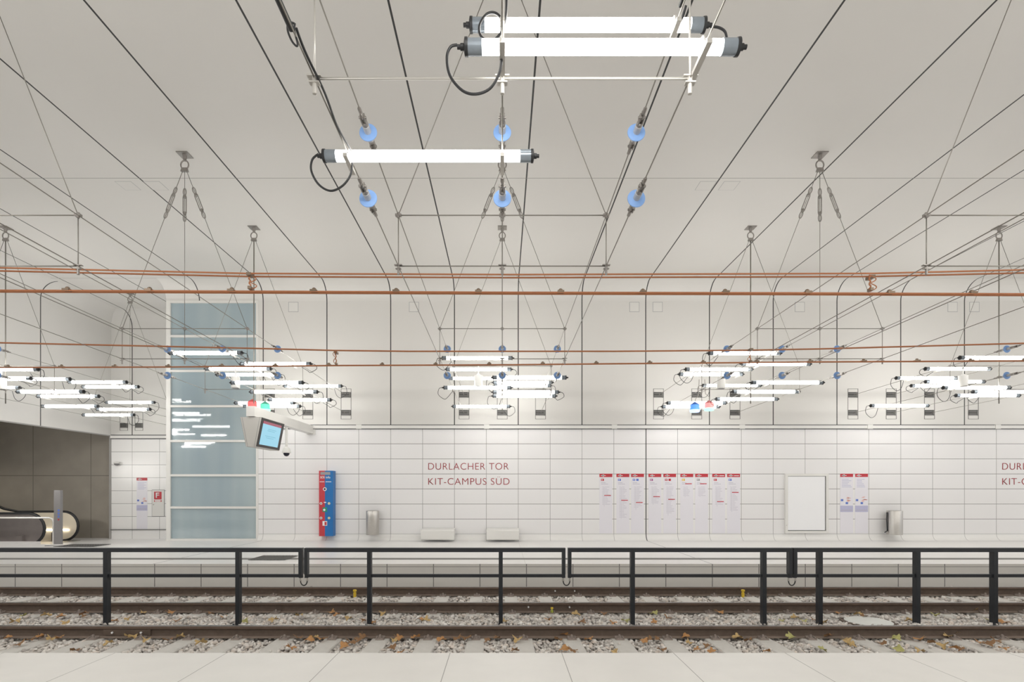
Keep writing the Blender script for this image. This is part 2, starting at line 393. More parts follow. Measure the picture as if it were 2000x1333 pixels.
# sleepers
mb = MB()
mb.prism([(-0.15, -0.2), (-0.125, -0.012), (-0.11, 0), (0.11, 0), (0.125, -0.012), (0.15, -0.2)], 'y', -1.3, 1.3)
sl_me = mb.mesh('sleeper', m_sleep)
for tr, yc, g, lab in (('far', 10.25, 'sleepers of the far track', 'grey concrete sleeper under the far track behind the railing'),
                       ('near', 7.12, 'sleepers of the near track', 'grey concrete sleeper under the near track beside the platform edge')):
    for x in slp[tr]:
        if abs(x) < 1.0 * (yc + (1.3 if tr == 'far' else 0.6)):
            tag(put('concrete_sleeper', sl_me, None, (x, yc, PIT)), lab, 'sleeper', g)
# ballast stones (stuff)
def ballast():
    rng = np.random.default_rng(3)
    bm = bmesh.new(); bmesh.ops.create_icosphere(bm, subdivisions=1, radius=1.0)
    bv = np.array([v.co[:] for v in bm.verts]); bf = np.array([[v.index for v in f.verts] for f in bm.faces]); bm.free()
    pts = []
    def strip(y0, y1, step, zoff=0.0):
        ny = int((y1 - y0) / step)
        for j in range(ny):
            y = y0 + (j + 0.5) * step
            xm = 0.95 * y + 0.4
            nx = int(2 * xm / step)
            xs = -xm + (np.arange(nx) + 0.5) * step
            p = np.stack([xs + rng.uniform(-.5, .5, nx) * step, np.full(nx, y) + rng.uniform(-.5, .5, nx) * step, np.full(nx, zoff)], 1)
            pts.append(p)
    strip(6.9, 7.78, 0.046); strip(7.98, 9.40, 0.048); strip(9.6, 10.91, 0.05); strip(11.1, 11.95, 0.06)
    strip(6.9, 11.9, 0.06, -0.035)
    P = np.concatenate(pts)
    def inside(tr, yc):
        xs = np.array(slp[tr]); d = np.abs(P[:, 0:1] - xs[None, :]).min(1)
        return (d < 0.125) & (np.abs(P[:, 1] - yc) < 1.31)
    on = inside('far', 10.25) | inside('near', 7.12)
    keep = ~on | (rng.random(len(P)) < 0.006) | ((P[:, 1] > 8.15) & (P[:, 1] < 9.1) & (P[:, 2] > -0.03))
    # stones bury the ends of the sleepers towards the middle of the bed
    P = P[keep]; on = on[keep]; n = len(P)
    sz = rng.uniform(0.021, 0.041, n)
    P[:, 2] += PIT - 0.032 + rng.uniform(-0.018, 0.018, n) + np.where(on, 0.045, 0)
    mid = np.exp(-((P[:, 1] - 8.65) / 0.35) ** 2); P[:, 2] += 0.03 * mid
    q = rng.normal(size=(n, 4)); q /= np.linalg.norm(q, axis=1, keepdims=True)
    w, x, y, z = q.T
    Rm = np.stack([np.stack([1 - 2 * (y * y + z * z), 2 * (x * y - z * w), 2 * (x * z + y * w)], 1),
                   np.stack([2 * (x * y + z * w), 1 - 2 * (x * x + z * z), 2 * (y * z - x * w)], 1),
                   np.stack([2 * (x * z - y * w), 2 * (y * z + x * w), 1 - 2 * (x * x + y * y)], 1)], 1)
    sc = np.stack([rng.uniform(.8, 1.5, n), rng.uniform(.65, 1.1, n), rng.uniform(.45, .9, n)], 1) * sz[:, None]
    V = bv[None] * (1 + rng.uniform(-.28, .28, (n, len(bv), 1))) * sc[:, None, :]
    V = np.einsum('nij,nkj->nki', Rm, V)
    V[:, :, 2] *= 0.8
    V += P[:, None, :]
    nv, nf = len(bv), len(bf)
    Fc = bf[None] + (np.arange(n) * nv)[:, None, None]
    me = bpy.data.meshes.new('ballast_gravel')
    me.vertices.add(n * nv); me.vertices.foreach_set('co', V.astype(np.float32).ravel())
    me.loops.add(n * nf * 3); me.loops.foreach_set('vertex_index', Fc.astype(np.int32).ravel())
    me.polygons.add(n * nf); me.polygons.foreach_set('loop_start', (np.arange(n * nf) * 3).astype(np.int32))
    me.update(calc_edges=True)
    base = np.array([[.70, .655, .61], [.78, .745, .70], [.60, .565, .53], [.72, .645, .58], [.82, .79, .75], [.48, .445, .42]])
    col = base[rng.integers(0, len(base), n)] * rng.uniform(.85, 1.12, (n, 1))
    ca = me.color_attributes.new('stone_colour', 'FLOAT_COLOR', 'POINT')
    c4 = np.ones((n, nv, 4), np.float32); c4[:, :, :3] = col[:, None, :]
    ca.data.foreach_set('color', c4.ravel())
    me.materials.append(m_ball)
    o = put('ballast_gravel', me); o['kind'] = 'stuff'; o['label'] = 'crushed grey and beige ballast stones between and beside the rails'; o['category'] = 'gravel'
ballast()
# fallen leaves
def leaf_mesh(i):
    rng = random.Random(100 + i); vs = []; n = 26; fs = []
    for k in range(n):
        a = 2 * PI * k / n
        lob = abs(math.cos(2.5 * a)) ** 0.7
        r = 0.06 * (0.5 + 0.75 * lob) * rng.uniform(.85, 1.1) * (1.15 if abs(a - PI) > 2.2 else 1)
        vs.append((r * math.cos(a), r * math.sin(a), 0.4 * r * r / 0.07 * math.sin(2 * a + i) + rng.uniform(-.004, .004) + 0.2 * abs(r * math.sin(a))))
    vs.append((0, 0, 0.0))
    fs = [(k, (k + 1) % n, n) for k in range(n)]
    b = MB(); b._add(vs, fs); b.tube([(-0.03, 0, 0.003), (-0.07, 0.005, 0.01), (-0.1, 0.015, 0.02)], 0.0022, 5)
    return b
LC = [('brown', (0.27, 0.15, 0.07)), ('orange', (0.5, 0.26, 0.1)), ('ochre', (0.54, 0.38, 0.17)), ('yellow green', (0.46, 0.44, 0.17))]
leaf_mes = [[leaf_mesh(i * 2 + j).mesh('fallen_leaf', mat('leaf_' + c.replace(' ', '_'), k, 0.7, 0, 0.35, 60)) for j in range(2)] for i, (c, k) in enumerate(LC)]
LEAF_FRONT = [(15,1247),(36,1259),(81,1244),(116,1247),(147,1271),(212,1257),(250,1242),(262,1242),(286,1251),(330,1250),(352,1244),(392,1255),(1011,1250),(1006,1271),(1091,1250),(1102,1241),(1102,1271),(1119,1272),(1150,1250),(1200,1274),(1257,1252),(1268,1251),(1285,1250),(1291,1270),(1340,1244),(1347,1255),(1360,1270),(1382,1262),(1390,1274),(1441,1245),(1462,1251),(1546,1246),(1618,1243),(1653,1252),(1661,1259),(1607,1270),(1723,1258),(1749,1248),(1752,1269),(1797,1271),(1822,1256),(1796,1249),(1498,1273),(583,1247),(604,1251),(612,1246),(628,1249),(568,1266),(674,1264),(676,1258),(685,1255),(709,1245),(701,1251),(769,1251),(780,1246),(765,1266),(812,1246),(863,1250),(893,1247),(909,1247),(952,1253),(971,1247),(782,1275),(1852,1243),(1866,1240),(1843,1260),(1863,1266),(1879,1269),(1913,1255),(1929,1260),(1960,1267),(1946,1252),(60,1250),(100,1248)]
LEAF_BACK = [(45,1204),(91,1202),(118,1206),(129,1216),(164,1200),(225,1214),(249,1210),(279,1197),(335,1197),(344,1214),(412,1200),(436,1206),(475,1213),(1071,1210),(1137,1217),(1125,1200),(1179,1199),(1197,1216),(1222,1214),(1277,1199),(1304,1207),(1277,1216),(1405,1197),(1553,1207),(1527,1213),(1570,1214),(1589,1211),(1607,1216),(1638,1198),(1677,1200),(1688,1205),(1776,1212),(1826,1202),(585,1203),(534,1212),(647,1197),(658,1201),(681,1208),(711,1214),(731,1215),(748,1198),(821,1210),(831,1212),(987,1214),(1931,1212),(1960,1216),(1902,1192),(165,1204),(30,1215)]
li = 0
for pts, where in ((LEAF_FRONT, 'in front of the near rail'), (LEAF_BACK, 'around the railing posts')):
    for px, py in pts:
        ci = random.choices(range(4), (3, 4, 3, 1))[0]
        d = 2.055 * F / (py - CY); s = random.uniform(.7, 1.05)
        o = put('fallen_leaf', leaf_mes[ci][li % 2], None, (wx(px, d), d, EYE - 2.055 + random.uniform(0, .012)), (random.uniform(-.2, .45), random.uniform(-.3, .3), random.uniform(0, 6.28)), (s, s, s))
        tag(o, f'{LC[ci][0]} fallen leaf lying on the ballast {where}', 'leaf', f'{LC[ci][0]} leaves {where}'); li += 1
# manhole cover, yellow pegs
man = thing('manhole_cover', 'round white manhole cover set in the ballast behind the near rail', 'manhole cover', (wx(1696, 8.72), 8.72, PIT))
MB().lathe([(0.33, -0.02), (0.33, 0.03), (0.3, 0.04), (0.0, 0.04)], 'z', (0, 0, 0), 40).build('lid', m_manh, parent=man)
MB().lathe([(0.33, -0.02), (0.39, -0.02), (0.39, 0.025), (0.331, 0.025)], 'z', (0, 0, 0), 40).build('rim', m_rust, parent=man)
for px, d, lab in ((693, 10.86, 'yellow peg on the far rail below the red and blue column'), (1451, 10.86, 'yellow peg on the far rail below the timetables')):
    t = thing('track_marker_peg', lab, 'marker', (wx(px, d), d, PIT - 0.02), 'yellow pegs at the far rail')
    MB().lathe([(0.028, 0), (0.03, 0.1), (0.018, 0.105), (0.018, 0.12)], 'z', (0, 0, 0), 14).build('body', m_yellow, parent=t)
    MB().lathe([(0.022, 0.12), (0.036, 0.125), (0.036, 0.15), (0.028, 0.158)], 'z', (0, 0, 0), 14).build('cap', m_yellow, parent=t)
t = thing('track_marker_peg', 'small yellow green peg at the middle rail, left of the railing gap', 'marker', (wx(1078, 9.38), 9.38, PIT))
MB().lathe([(0.026, 0), (0.026, 0.05), (0.014, 0.055), (0.014, 0.075)], 'z', (0, 0, 0), 14).build('body', mat('peg_green', (.42, .45, .08), .5, 0, .1, 20), parent=t)
MB().lathe([(0.014, 0.075), (0.024, 0.08), (0.022, 0.105)], 'z', (0, 0, 0), 14).build('cap', m_yellow, parent=t)

# ---------------------------------------------------------------- railing between the tracks
FD = 8.62
def railing(label, x0, x1, posts, stiles):
    t = thing('track_railing', label, 'railing', ((x0 + x1) / 2, FD, PIT - 0.03), 'anthracite railing sections between the tracks')
    ox, oz = (x0 + x1) / 2, PIT - 0.03
    def bx(name, a, b_, z0, z1, y0=-0.045, y1=0.045):
        m = MB(); e = 0.004
        m.prism([(a, z0), (b_, z0), (b_, z1), (a, z1)], 'y', y0, y1)
        o = m.build(name, m_anth, parent=t)
        o.location = (-ox, 0, -oz)
    bx('top_rail', x0, x1, 0.636, 0.698); bx('mid_rail', x0, x1, 0.243, 0.292, -0.02, 0.02)
    for x in posts: bx('post', x - 0.031, x + 0.031, PIT - 0.06, 0.636)
    for x in stiles: bx('end_stile', x - 0.026, x + 0.026, 0.292, 0.636); 
    for x in stiles: bx('stile_foot', x - 0.026, x + 0.026, 0.235, 0.2435, -0.03, 0.03)
    for x in posts:
        m = MB(); m.box(x - 0.07, x + 0.07, -0.1, 0.1, PIT - 0.055, PIT - 0.035)
        m.lathe([(0.014, PIT - 0.035), (0.014, PIT + 0.03)], 'z', (x - 0.045, -0.075, 0), 8)
        o = m.build('foot_plate', m_anth, parent=t); o.location = (-ox, 0, -oz)
railing('dark railing section at the left, ending before the red and blue column', -12.3, -3.09, [-10.2, -8.16, -6.122, -4.084], [-3.116])
railing('dark railing section in the middle, in front of the benches', -3.055, 0.975, [-2.054, -0.024], [-3.03, 0.949])
railing('dark railing section in front of the row of timetables', 1.015, 4.475, [2.014, 4.044], [1.041, 4.449])
railing('dark railing section at the right, in front of the empty poster case', 4.495, 13, [4.909, 6.415, 7.61, 9.6, 11.6], [4.522])
for x, w in ((-3.073, 'left of the middle railing section'), (0.995, 'right of the middle railing section'), (4.485, 'between the two right railing sections')):
    t = thing('bonding_cable', 'short black U-shaped bonding cable hanging ' + w, 'cable', (x, FD, 0.24), 'bonding cables at the railing gaps')
    MB().tube([(0.052 * math.cos(a), 0, -0.05 + 0.075 * min(0, math.sin(a)) ) for a in [PI * (1 + k / 12) for k in range(13)]], 0.009, 8).build('loop', m_black, parent=t)
    for s in (-1, 1):
        MB().lathe([(0.017, -0.055), (0.017, -0.035), (0.011, -0.034), (0.011, 0.0)], 'z', (0.052 * s, 0, 0), 10).build('end_lug', m_steel, parent=t)

# ---------------------------------------------------------------- lamp nets
PITCH = 6.1
CL = {-2: 'before the escalator hall', -1: 'by the hanging screen', 0: 'above the station name', 1: 'above the timetables', 2: 'at the far right'}
def z_up(d): return EYE + 3.29 - 0.0184 * d
def z_lo(d): return EYE + 2.69 - 0.0165 * d
D1, D2 = 4.98, 12.13
POS = {-1: 'left', 0: 'middle', 1: 'right'}
# insulator
def insulator_parts():
    disc = MB().lathe([(0.034, -0.012), (0.06, -0.010), (0.078, -0.003), (0.08, 0.003), (0.06, 0.010), (0.034, 0.012)], 'y', (0, 0, 0), 32).mesh('disc', m_blue)
    core = MB().lathe([(0.02, -0.1), (0.031, -0.098), (0.031, 0.098), (0.02, 0.1)], 'y', (0, 0, 0), 18).mesh('core', m_core)
    fit = MB()
    fit.lathe([(0.022, 0.1), (0.027, 0.102), (0.027, 0.135), (0.016, 0.14)], 'y', (0, 0, 0), 14)
    for s in (-1, 1): fit.prism([(s * 0.01, -0.022), (s * 0.021, -0.022), (s * 0.021, 0.022), (s * 0.01, 0.022)], 'y', 0.135, 0.225)
    fit.lathe([(0.011, -0.032), (0.011, 0.032)], 'x', (0, 0.2, 0), 10)
    fit.tube([(0.0, 0.2, 0.016), (0.009, 0.25, 0.02), (0, 0.28, 0.0), (-0.009, 0.25, -0.02), (0, 0.2, -0.016)], 0.006, 6)
    fit.lathe([(0.012, 0.25), (0.016, 0.26), (0.016, 0.31), (0.008, 0.33)], 'y', (0, 0, 0), 10)
    f = fit.mesh('clevis', m_fit)
    return disc, core, f
ins = insulator_parts()
def insulator(x, d, z, label):
    t = thing('pendant_insulator', label, 'insulator', (x, d, z), 'blue disc insulators of the lamp nets')
    put('disc', ins[0], t); put('core', ins[1], t); put('clevis', ins[2], t); put('clevis', ins[2], t, None, (0, 0, PI))
def end_d(k): return REC if k == -2 else WALL
for k, where in CL.items():
    cx = PITCH * k
    for lev, zf in (('upper', z_up), ('lower', z_lo)):
        for s in (-1, 0, 1):
            x = cx + 1.2 * s; e = end_d(k)
            ds = [-3.0, D1, D2, e - 0.02]
            o = MB().tube([(x, d, zf(d)) for d in ds], 0.0055, 6).build('hanging_cable', m_wire)
            tag(o, f'thin steel cable, {lev} {POS[s]} strand of the lamp net {where}', 'cable', 'steel strands of the lamp nets')
            for d, nm in ((D1, 'near'), (D2, 'far')):
                px, py = CX + x * F / d, CY - (zf(d) - EYE) * F / d
                if -25 < px < 2025: insulator(x, d, zf(d), f'blue disc insulator, {lev} {POS[s]} of the {nm} six in the net {where}')
# spreader frames
node_me = MB().lathe([(0.011, -0.1), (0.014, -0.098), (0.014, -0.03)], 'z', (0, 0, 0), 12).box(-0.045, 0.045, -0.022, 0.022, 0.006, 0.014).box(-0.032, 0.032, -0.02, 0.02, -0.034, -0.026).lathe([(0.017, -0.026), (0.017, 0.006)], 'z', (0, 0, 0), 10).mesh('clamp', m_rod)
node_me2 = MB().box(-0.035, 0.035, -0.02, 0.02, -0.012, 0.012).lathe([(0.018, -0.03), (0.018, 0.03)], 'z', (0, 0, 0), 10).mesh('clamp', m_rod)
node_far = MB().lathe([(0.011, -0.1), (0.014, -0.098), (0.014, -0.03)], 'z', (0, 0, 0), 12).box(-0.045, 0.045, -0.022, 0.022, 0.006, 0.014).box(-0.032, 0.032, -0.02, 0.02, -0.034, -0.026).lathe([(0.017, -0.026), (0.017, 0.006)], 'z', (0, 0, 0), 10).mesh('clamp', m_fit)
node_far2 = MB().box(-0.035, 0.035, -0.02, 0.02, -0.012, 0.012).lathe([(0.018, -0.03), (0.018, 0.03)], 'z', (0, 0, 0), 10).mesh('clamp', m_fit)
ORD = ['first', 'second', 'third', 'fourth']
SP = [3.56, 6.43, 10.69, 13.67]
for k, where in CL.items():
    cx = PITCH * k
    for j, d in enumerate(SP):
        xs = [CX + (cx + 1.2 * s) * F / d for s in (-1, 1)]
        if xs[1] < 0 or xs[0] > 2000: continue
        t = thing('hanging_spreader_frame', f'steel rod spreader, {ORD[j]} from the near platform in the net {where}', 'spreader frame', (cx, d, z_lo(d)), 'steel rod spreaders of the lamp nets')
        h = z_up(d) - z_lo(d); m = m_rod if j == 0 else m_wire
        rr = 0.0085 if j == 0 else 0.007
        for z in (0, h): MB().tube([(-1.2, 0, z), (1.2, 0, z)], rr, 8).build('crossbar', m, parent=t)
        for s in (-1, 0, 1):
            MB().tube([(1.2 * s, 0, 0), (1.2 * s, 0, h)], rr * 0.8, 8).build('upright', m, parent=t)
            put('clamp', node_far if j else node_me, t, (1.2 * s, 0, 0)); put('clamp', node_far2 if j else node_me2, t, (1.2 * s, 0, h))
# ceiling anchors
plate_me = MB().box(-0.11, 0.11, -0.11, 0.11, -0.014, 0).lathe([(0.03, -0.1), (0.04, -0.02), (0.05, -0.014)], 'z', (0, 0, 0), 14).mesh('plate', m_fit)
ring_me = MB().tube([(0.075 * math.cos(2 * PI * i / 20), 0, -0.2 + 0.085 * math.sin(2 * PI * i / 20)) for i in range(20)], 0.013, 8, True).lathe([(0.02, -0.125), (0.02, -0.09)], 'z', (0, 0, 0), 10).mesh('ring', m_fit)
hub_me = MB().prism([(-0.07, -0.33), (-0.05, -0.26), (0.05, -0.26), (0.07, -0.33)], 'y', -0.025, 0.025).mesh('hub', m_fit)
def turnbuckle(p, q, L0=0.35, L1=0.95):
    u = (Vector(q) - Vector(p)).normalized(); p = Vector(p); b = MB()
    def at_(s): return p + u * s
    for c in (L0 + 0.05, L1 - 0.05):
        side = u.cross(Vector((0, 1, 0))).normalized()
        b.tube([at_(c) + (side * math.cos(a) * 0.028 + u * math.sin(a) * 0.07) for a in [2 * PI * i / 12 for i in range(12)]], 0.009, 6, True)
    side = Vector((0, 1, 0)).cross(u).normalized()
    for s in (-1, 1): b.tube([at_(L0 + 0.14) + side * 0.03 * s, at_(L1 - 0.14) + side * 0.03 * s], 0.009, 6)
    for c in (L0 + 0.14, L1 - 0.14): b.tube([at_(c - 0.025), at_(c + 0.025)], 0.03, 10)
    return b
AN = {6.43: 'first', 10.69: 'second', 13.67: 'third', 18.24: 'fourth'}
for k, where in CL.items():
    cx = PITCH * k
    for d, nm in AN.items():
        if d > 18 and k != -2: continue
        px = CX + cx * F / d
        if px < -260 or px > 2260: continue
        if d < 7 and k not in (-1, 0, 1): continue
        t = thing('ceiling_hanger', f'ceiling hanger with fanned wires, {nm} from the platform, net {where}', 'hanger', (cx, d, CEIL), 'ceiling hangers of the lamp nets')
        put('plate', plate_me, t); put('ring', ring_me, t); put('hub', hub_me, t)
        zt = z_up(d) - CEIL
        for s in (-1, 0, 1):
            p = (0.04 * s, 0, -0.32); q = (1.2 * s, 0, zt)
            rad = 0.005
            if d in (13.67,) and s == 0: rad = 0.013; q = (0, 0, z_lo(d) - CEIL - (0.35 if k else 0.2))
            MB().tube([p, q], rad, 6).build('suspension_wire', m_wire, parent=t)
            if d == 10.69: turnbuckle(p, q).build('turnbuckle', m_fit, parent=t)
# wall anchor boxes
fr = MB()
for a in ((-0.165, -0.15, -0.48, 0.48), (0.15, 0.165, -0.48, 0.48), (-0.165, 0.165, 0.468, 0.48), (-0.165, 0.165, -0.48, -0.468)):
    fr.box(a[0], a[1], -0.006, 0.01, a[2], a[3])
fr_me = fr.mesh('frame', m_louv)
lv = MB(); lv.box(-0.15, 0.15, -0.004, 0.01, -0.085, 0.085)
lv_me = lv.mesh('recess', m_louvd)
ls = MB()
for z in (-0.062, -0.014, 0.042): ls.box(-0.14, 0.1, -0.016, 0.0, z - 0.014, z + 0.014)
ls.box(0.105, 0.14, -0.02, 0.0, -0.07, 0.07)
ls_me = ls.mesh('louvre', m_louv)
SL = [(-1, s) for s in (-1, 0, 1)] + [(0, s) for s in (-1, 0, 1)] + [(1, s) for s in (-1, 0, 1)] + [(2, s) for s in (-1, 0, 1)]
for k, s in SL:
    t = thing('wall_anchor_box', f'slim louvred wall anchor box, {POS[s]} one of the three {CL[k]}', 'anchor box', (PITCH * k + 1.2 * s, WALL, 4.29), 'louvred cable anchor boxes in the upper wall')
    put('frame', fr_me, t)
    for z in (0.285, -0.275):
        put('louvre', ls_me, put('recess', lv_me, t, (0, 0, z)))
t = thing('wall_anchor_box', 'slim louvred cable anchor box farthest to the right, apart from the threes', 'anchor box', (wx(1901), WALL, 4.29), 'louvred cable anchor boxes in the upper wall')
put('frame', fr_me, t); put('louvre', ls_me, put('recess', lv_me, t, (0, 0, -0.275)))
for px, w in ((242, 'left'), (271.5, 'right')):
    t = thing('wall_anchor_box', f'small louvred anchor box in the recess wall, {w} one of two beside the lift', 'anchor box', (wx(px, REC), REC, wz(829, REC)), 'louvred cable anchor boxes in the upper wall')
    put('frame', fr_me, t, (0, 0, 0.1), None, (0.9, 1, 0.7)); put('louvre', ls_me, put('recess', lv_me, t, (0, 0, -0.05)))

# ---------------------------------------------------------------- tube lamps
TL = 1.74; TR = 0.047
mb = MB(); mb.lathe([(TR * 0.87, -0.725), (TR * 0.9, -0.7), (TR * 0.9, 0.7), (TR * 0.87, 0.725)], 'x', (0, 0, 0), 16); tube_me = mb.mesh('lit_tube', m_lit)
mb = MB(); mb.lathe([(TR * 0.985, 0.72), (TR * 0.985, 0.81)], 'x', (0, 0, 0), 18); sleeve_me = mb.mesh('end_sleeve', m_sleeve)
mb = MB(); mb.lathe([(TR * 1.06, 0.805), (TR * 1.08, 0.812), (TR * 1.08, 0.824), (0.03, 0.829)], 'x', (0, 0, 0), 16); cap_me = mb.mesh('end_cap', m_black)
mb = MB(); mb.lathe([(0.02, 0.828), (0.02, 0.85), (0.014, 0.852), (0.014, 0.87)], 'x', (0, 0, 0), 12); gland_me = mb.mesh('cable_gland', m_black)
mb = MB()
mb.tube([(0, (TR + 0.005) * math.cos(a), (TR + 0.005) * math.sin(a)) for a in [2 * PI * i / 18 for i in range(18)]], 0.006, 6, True)
mb.box(-0.016, 0.016, -0.13, 0.13, -TR - 0.03, -TR - 0.004)
strap_lo = mb.mesh('clamp', m_rod)
def loop_mesh(side, drop, back):
    pts = []
    e = Vector((side * 0.87, 0, 0)); tgt = Vector((side * 0.6, 0.02, -0.07))
    # leaves the cap sideways, hangs in a loop and returns to the cable clamp
    ctrl = [e, e + Vector((side * 0.07, 0, -0.03)), e + Vector((side * 0.085, 0, -drop * .6)), e + Vector((side * -0.06, 0, -drop)), e + Vector((side * -back * .75, 0.01, -drop * .8)), tgt]
    for i in range(len(ctrl) - 1):
        p0 = ctrl[max(i - 1, 0)]; p1 = ctrl[i]; p2 = ctrl[i + 1]; p3 = ctrl[min(i + 2, len(ctrl) - 1)]
        for q in range(6):
            u = q / 6
            pts.append(0.5 * (2 * p1 + (p2 - p0) * u + (2 * p0 - 5 * p1 + 4 * p2 - p3) * u * u + (3 * p1 - p0 - 3 * p2 + p3) * u ** 3))
    pts.append(ctrl[-1])
    return MB().tube(pts, 0.0065, 6).mesh('power_cord', m_black)
loops = {(s, v): loop_mesh(s, dr, bk) for s in (-1, 1) for v, (dr, bk) in enumerate(((0.28, 0.2), (0.2, 0.16), (0.34, 0.26)))}
TUBES = {
 -2: [(-62, 79, 722, 'u'), (-75, 65, 739.6, 'l'), (9, 141, 741, 'u'), (-88, 43, 758, 'l'), (30, 168, 765.5, 'l'), (70, 197, 774.5, 'l'), (79, 195, 794, 'l'), (131, 251, 747, 'u'), (158, 274, 756, 'u'), (204, 305, 786.5, 'u'), (186, 297, 800, 'l'), (159, 265, 811, 'l')],
 -1: [(327, 477, 690, 'u'), (467, 611, 711.5, 'u'), (398, 533, 721, 'u'), (420, 550, 732.4, 'u'), (448, 596, 748, 'l'), (552, 671, 754.6, 'u'), (486, 624, 766, 'l'), (522, 650, 781.6, 'l'), (456, 578, 787.6, 'l'), (473, 590, 794, 'l')],
 0: [(905, 1390, 49, 'u'), (893, 1458, 92, 'l'), (620, 1053, 305, 'l'), (859.6, 1004.6, 700, 'u'), (868, 1002, 722, 'u'), (874, 1000, 739.6, 'u'), (958, 1110, 738, 'l'), (960, 1082, 747.6, 'u'), (962, 1079, 754, 'u'), (863, 1002, 757.7, 'l'), (959, 1094.5, 766.5, 'l'), (959, 1089, 774, 'l'), (881, 999.5, 794.4, 'l')],
 1: [(1380, 1528, 690.4, 'u'), (1444, 1586, 711.4, 'u'), (1335, 1472, 722, 'u'), (1323, 1454, 731.5, 'u'), (1369, 1489, 753.5, 'u'), (1463.5, 1611, 747.8, 'l'), (1427, 1563.6, 765.5, 'l'), (1395, 1522, 780, 'l'), (1299.5, 1421, 787.6, 'l'), (1290, 1408, 795, 'l')],
 2: [(1870, 2016, 699.3, 'u'), (1803, 1937.6, 721, 'u'), (1746.4, 1872, 739, 'u'), (1804, 1926, 746, 'u'), (1776, 1894, 754, 'u'), (1837.6, 1976, 757.7, 'l'), (1896, 2031, 766, 'l'), (1863, 1994, 773, 'l'), (1697, 1816, 793, 'l')],
}
NTH = ['topmost', 'second', 'third', 'fourth', 'fifth', 'sixth', 'seventh', 'eighth', 'ninth', 'tenth', 'eleventh', 'lowest']
def tube_lamp(k, xl, xr, y, lev, label, v):
    d = TL * F / (xr - xl); c = at((xl + xr) / 2, y, d)
    t = thing('pendant_tube_lamp', label, 'lamp', c, 'lit tube lamps of the nets')
    put('lit_tube', tube_me, t)
    for r in (0, PI): put('end_sleeve', sleeve_me, t, None, (0, 0, r)); put('cable_gland', gland_me, put('end_cap', cap_me, t, None, (0, 0, r)))
    for s in (-1, 0, 1):
        dx = PITCH * k + 1.2 * s - c.x
        if abs(dx) < 0.7: put('clamp', strap_lo, t, (dx, 0, 0))
    if y < 320:
        return t
    put('power_cord', loops[(-1 if k >= 1 else 1 if k < 0 else (1 if v % 2 else -1), v % 3)], t)
    return t
def cord(parent, pix, d, r=0.0085, name='power_cord'):
    P = [at(x, y, d) for x, y in pix]; pts = []
    for i in range(len(P) - 1):
        p0 = P[max(i - 1, 0)]; p1 = P[i]; p2 = P[i + 1]; p3 = P[min(i + 2, len(P) - 1)]
        for q in range(6):
            u = q / 6
            pts.append(0.5 * (2 * p1 + (p2 - p0) * u + (2 * p0 - 5 * p1 + 4 * p2 - p3) * u * u + (3 * p1 - p0 - 3 * p2 + p3) * u ** 3))
    pts.append(P[-1]); o = Vector(parent.location)
    MB().tube([p - o for p in pts], r, 8).build(name, m_black, parent=parent)
for k, lst in TUBES.items():
    far = sorted([q for q in lst if q[2] > 320], key=lambda q: q[2])
    for i, q in enumerate(far):
        nm = 'lowest' if i == len(far) - 1 else NTH[i]
        tube_lamp(k, *q, f'lit tube lamp, {nm} from the top in the far cluster {CL[k]}', i)
near = [q for q in TUBES[0] if q[2] < 320]
t1 = tube_lamp(0, *near[0], 'large lit tube lamp at the very top, behind its bigger neighbour', 0)
t2 = tube_lamp(0, *near[1], 'largest and brightest lit tube lamp, hung nearest of all', 0)
t3 = tube_lamp(0, *near[2], 'single lit tube lamp between the two rows of near blue insulators', 0)
d1, d2, d3 = [TL * F / (q[1] - q[0]) for q in near]
cord(t2, [(893, 88), (880, 92), (873, 112), (879, 148), (903, 177), (930, 184), (958, 172), (976, 140), (980, 104)], d2)
cord(t1, [(980, 62), (968, 76), (952, 81), (938, 68), (937, 48), (950, 28), (966, 25), (978, 36), (980, 60)], d1 - 0.08)
cord(t1, [(1388, 52), (1404, 54), (1416, 62), (1420, 78)], d1)
cord(t3, [(622, 301), (610, 312), (608, 334), (622, 360), (645, 373), (668, 364), (684, 343), (688, 318)], d3)
# black supply cables along the near strands
def supply(label, x, zf, d0, ds, d1_, r0, r1):
    t = thing('hanging_supply_cable', label, 'cable', (x, ds, zf(ds)), 'black supply cables along the near strands')
    MB().tube([(-0.012, d - ds, zf(d) - zf(ds) + 0.012) for d in (d0, ds)], r0, 10).build('sheath', m_black, parent=t)
    MB().tube([(0.02 + 0.008 * math.sin(9 * d), d - ds, zf(d) - zf(ds) + 0.016 - 0.025 * math.sin(PI * (d - ds) / (d1_ - ds))) for d in [ds + (d1_ - ds) * i / 24 for i in range(25)]], r1, 8).build('cable', m_black, parent=t)
    return t
t = supply('black sheathed supply cable with a coiled slack loop, following the left near strand', -1.2, z_lo, 1.2, 3.2, 4.36, 0.018, 0.008)
cord(t, [(575, 46), (563, 44), (562, 60), (570, 80), (579, 90), (581, 84), (575, 60), (576, 46)], 3.24, 0.006, 'slack_loop')
supply('thick black supply cable running straight down along the middle near strand', 0.0, z_up, 1.2, 3.6, 3.86, 0.012, 0.008)
supply('black supply cable along the right near strand above the top lamp', 1.2, z_up, 1.2, 3.72, 3.86, 0.012, 0.009)
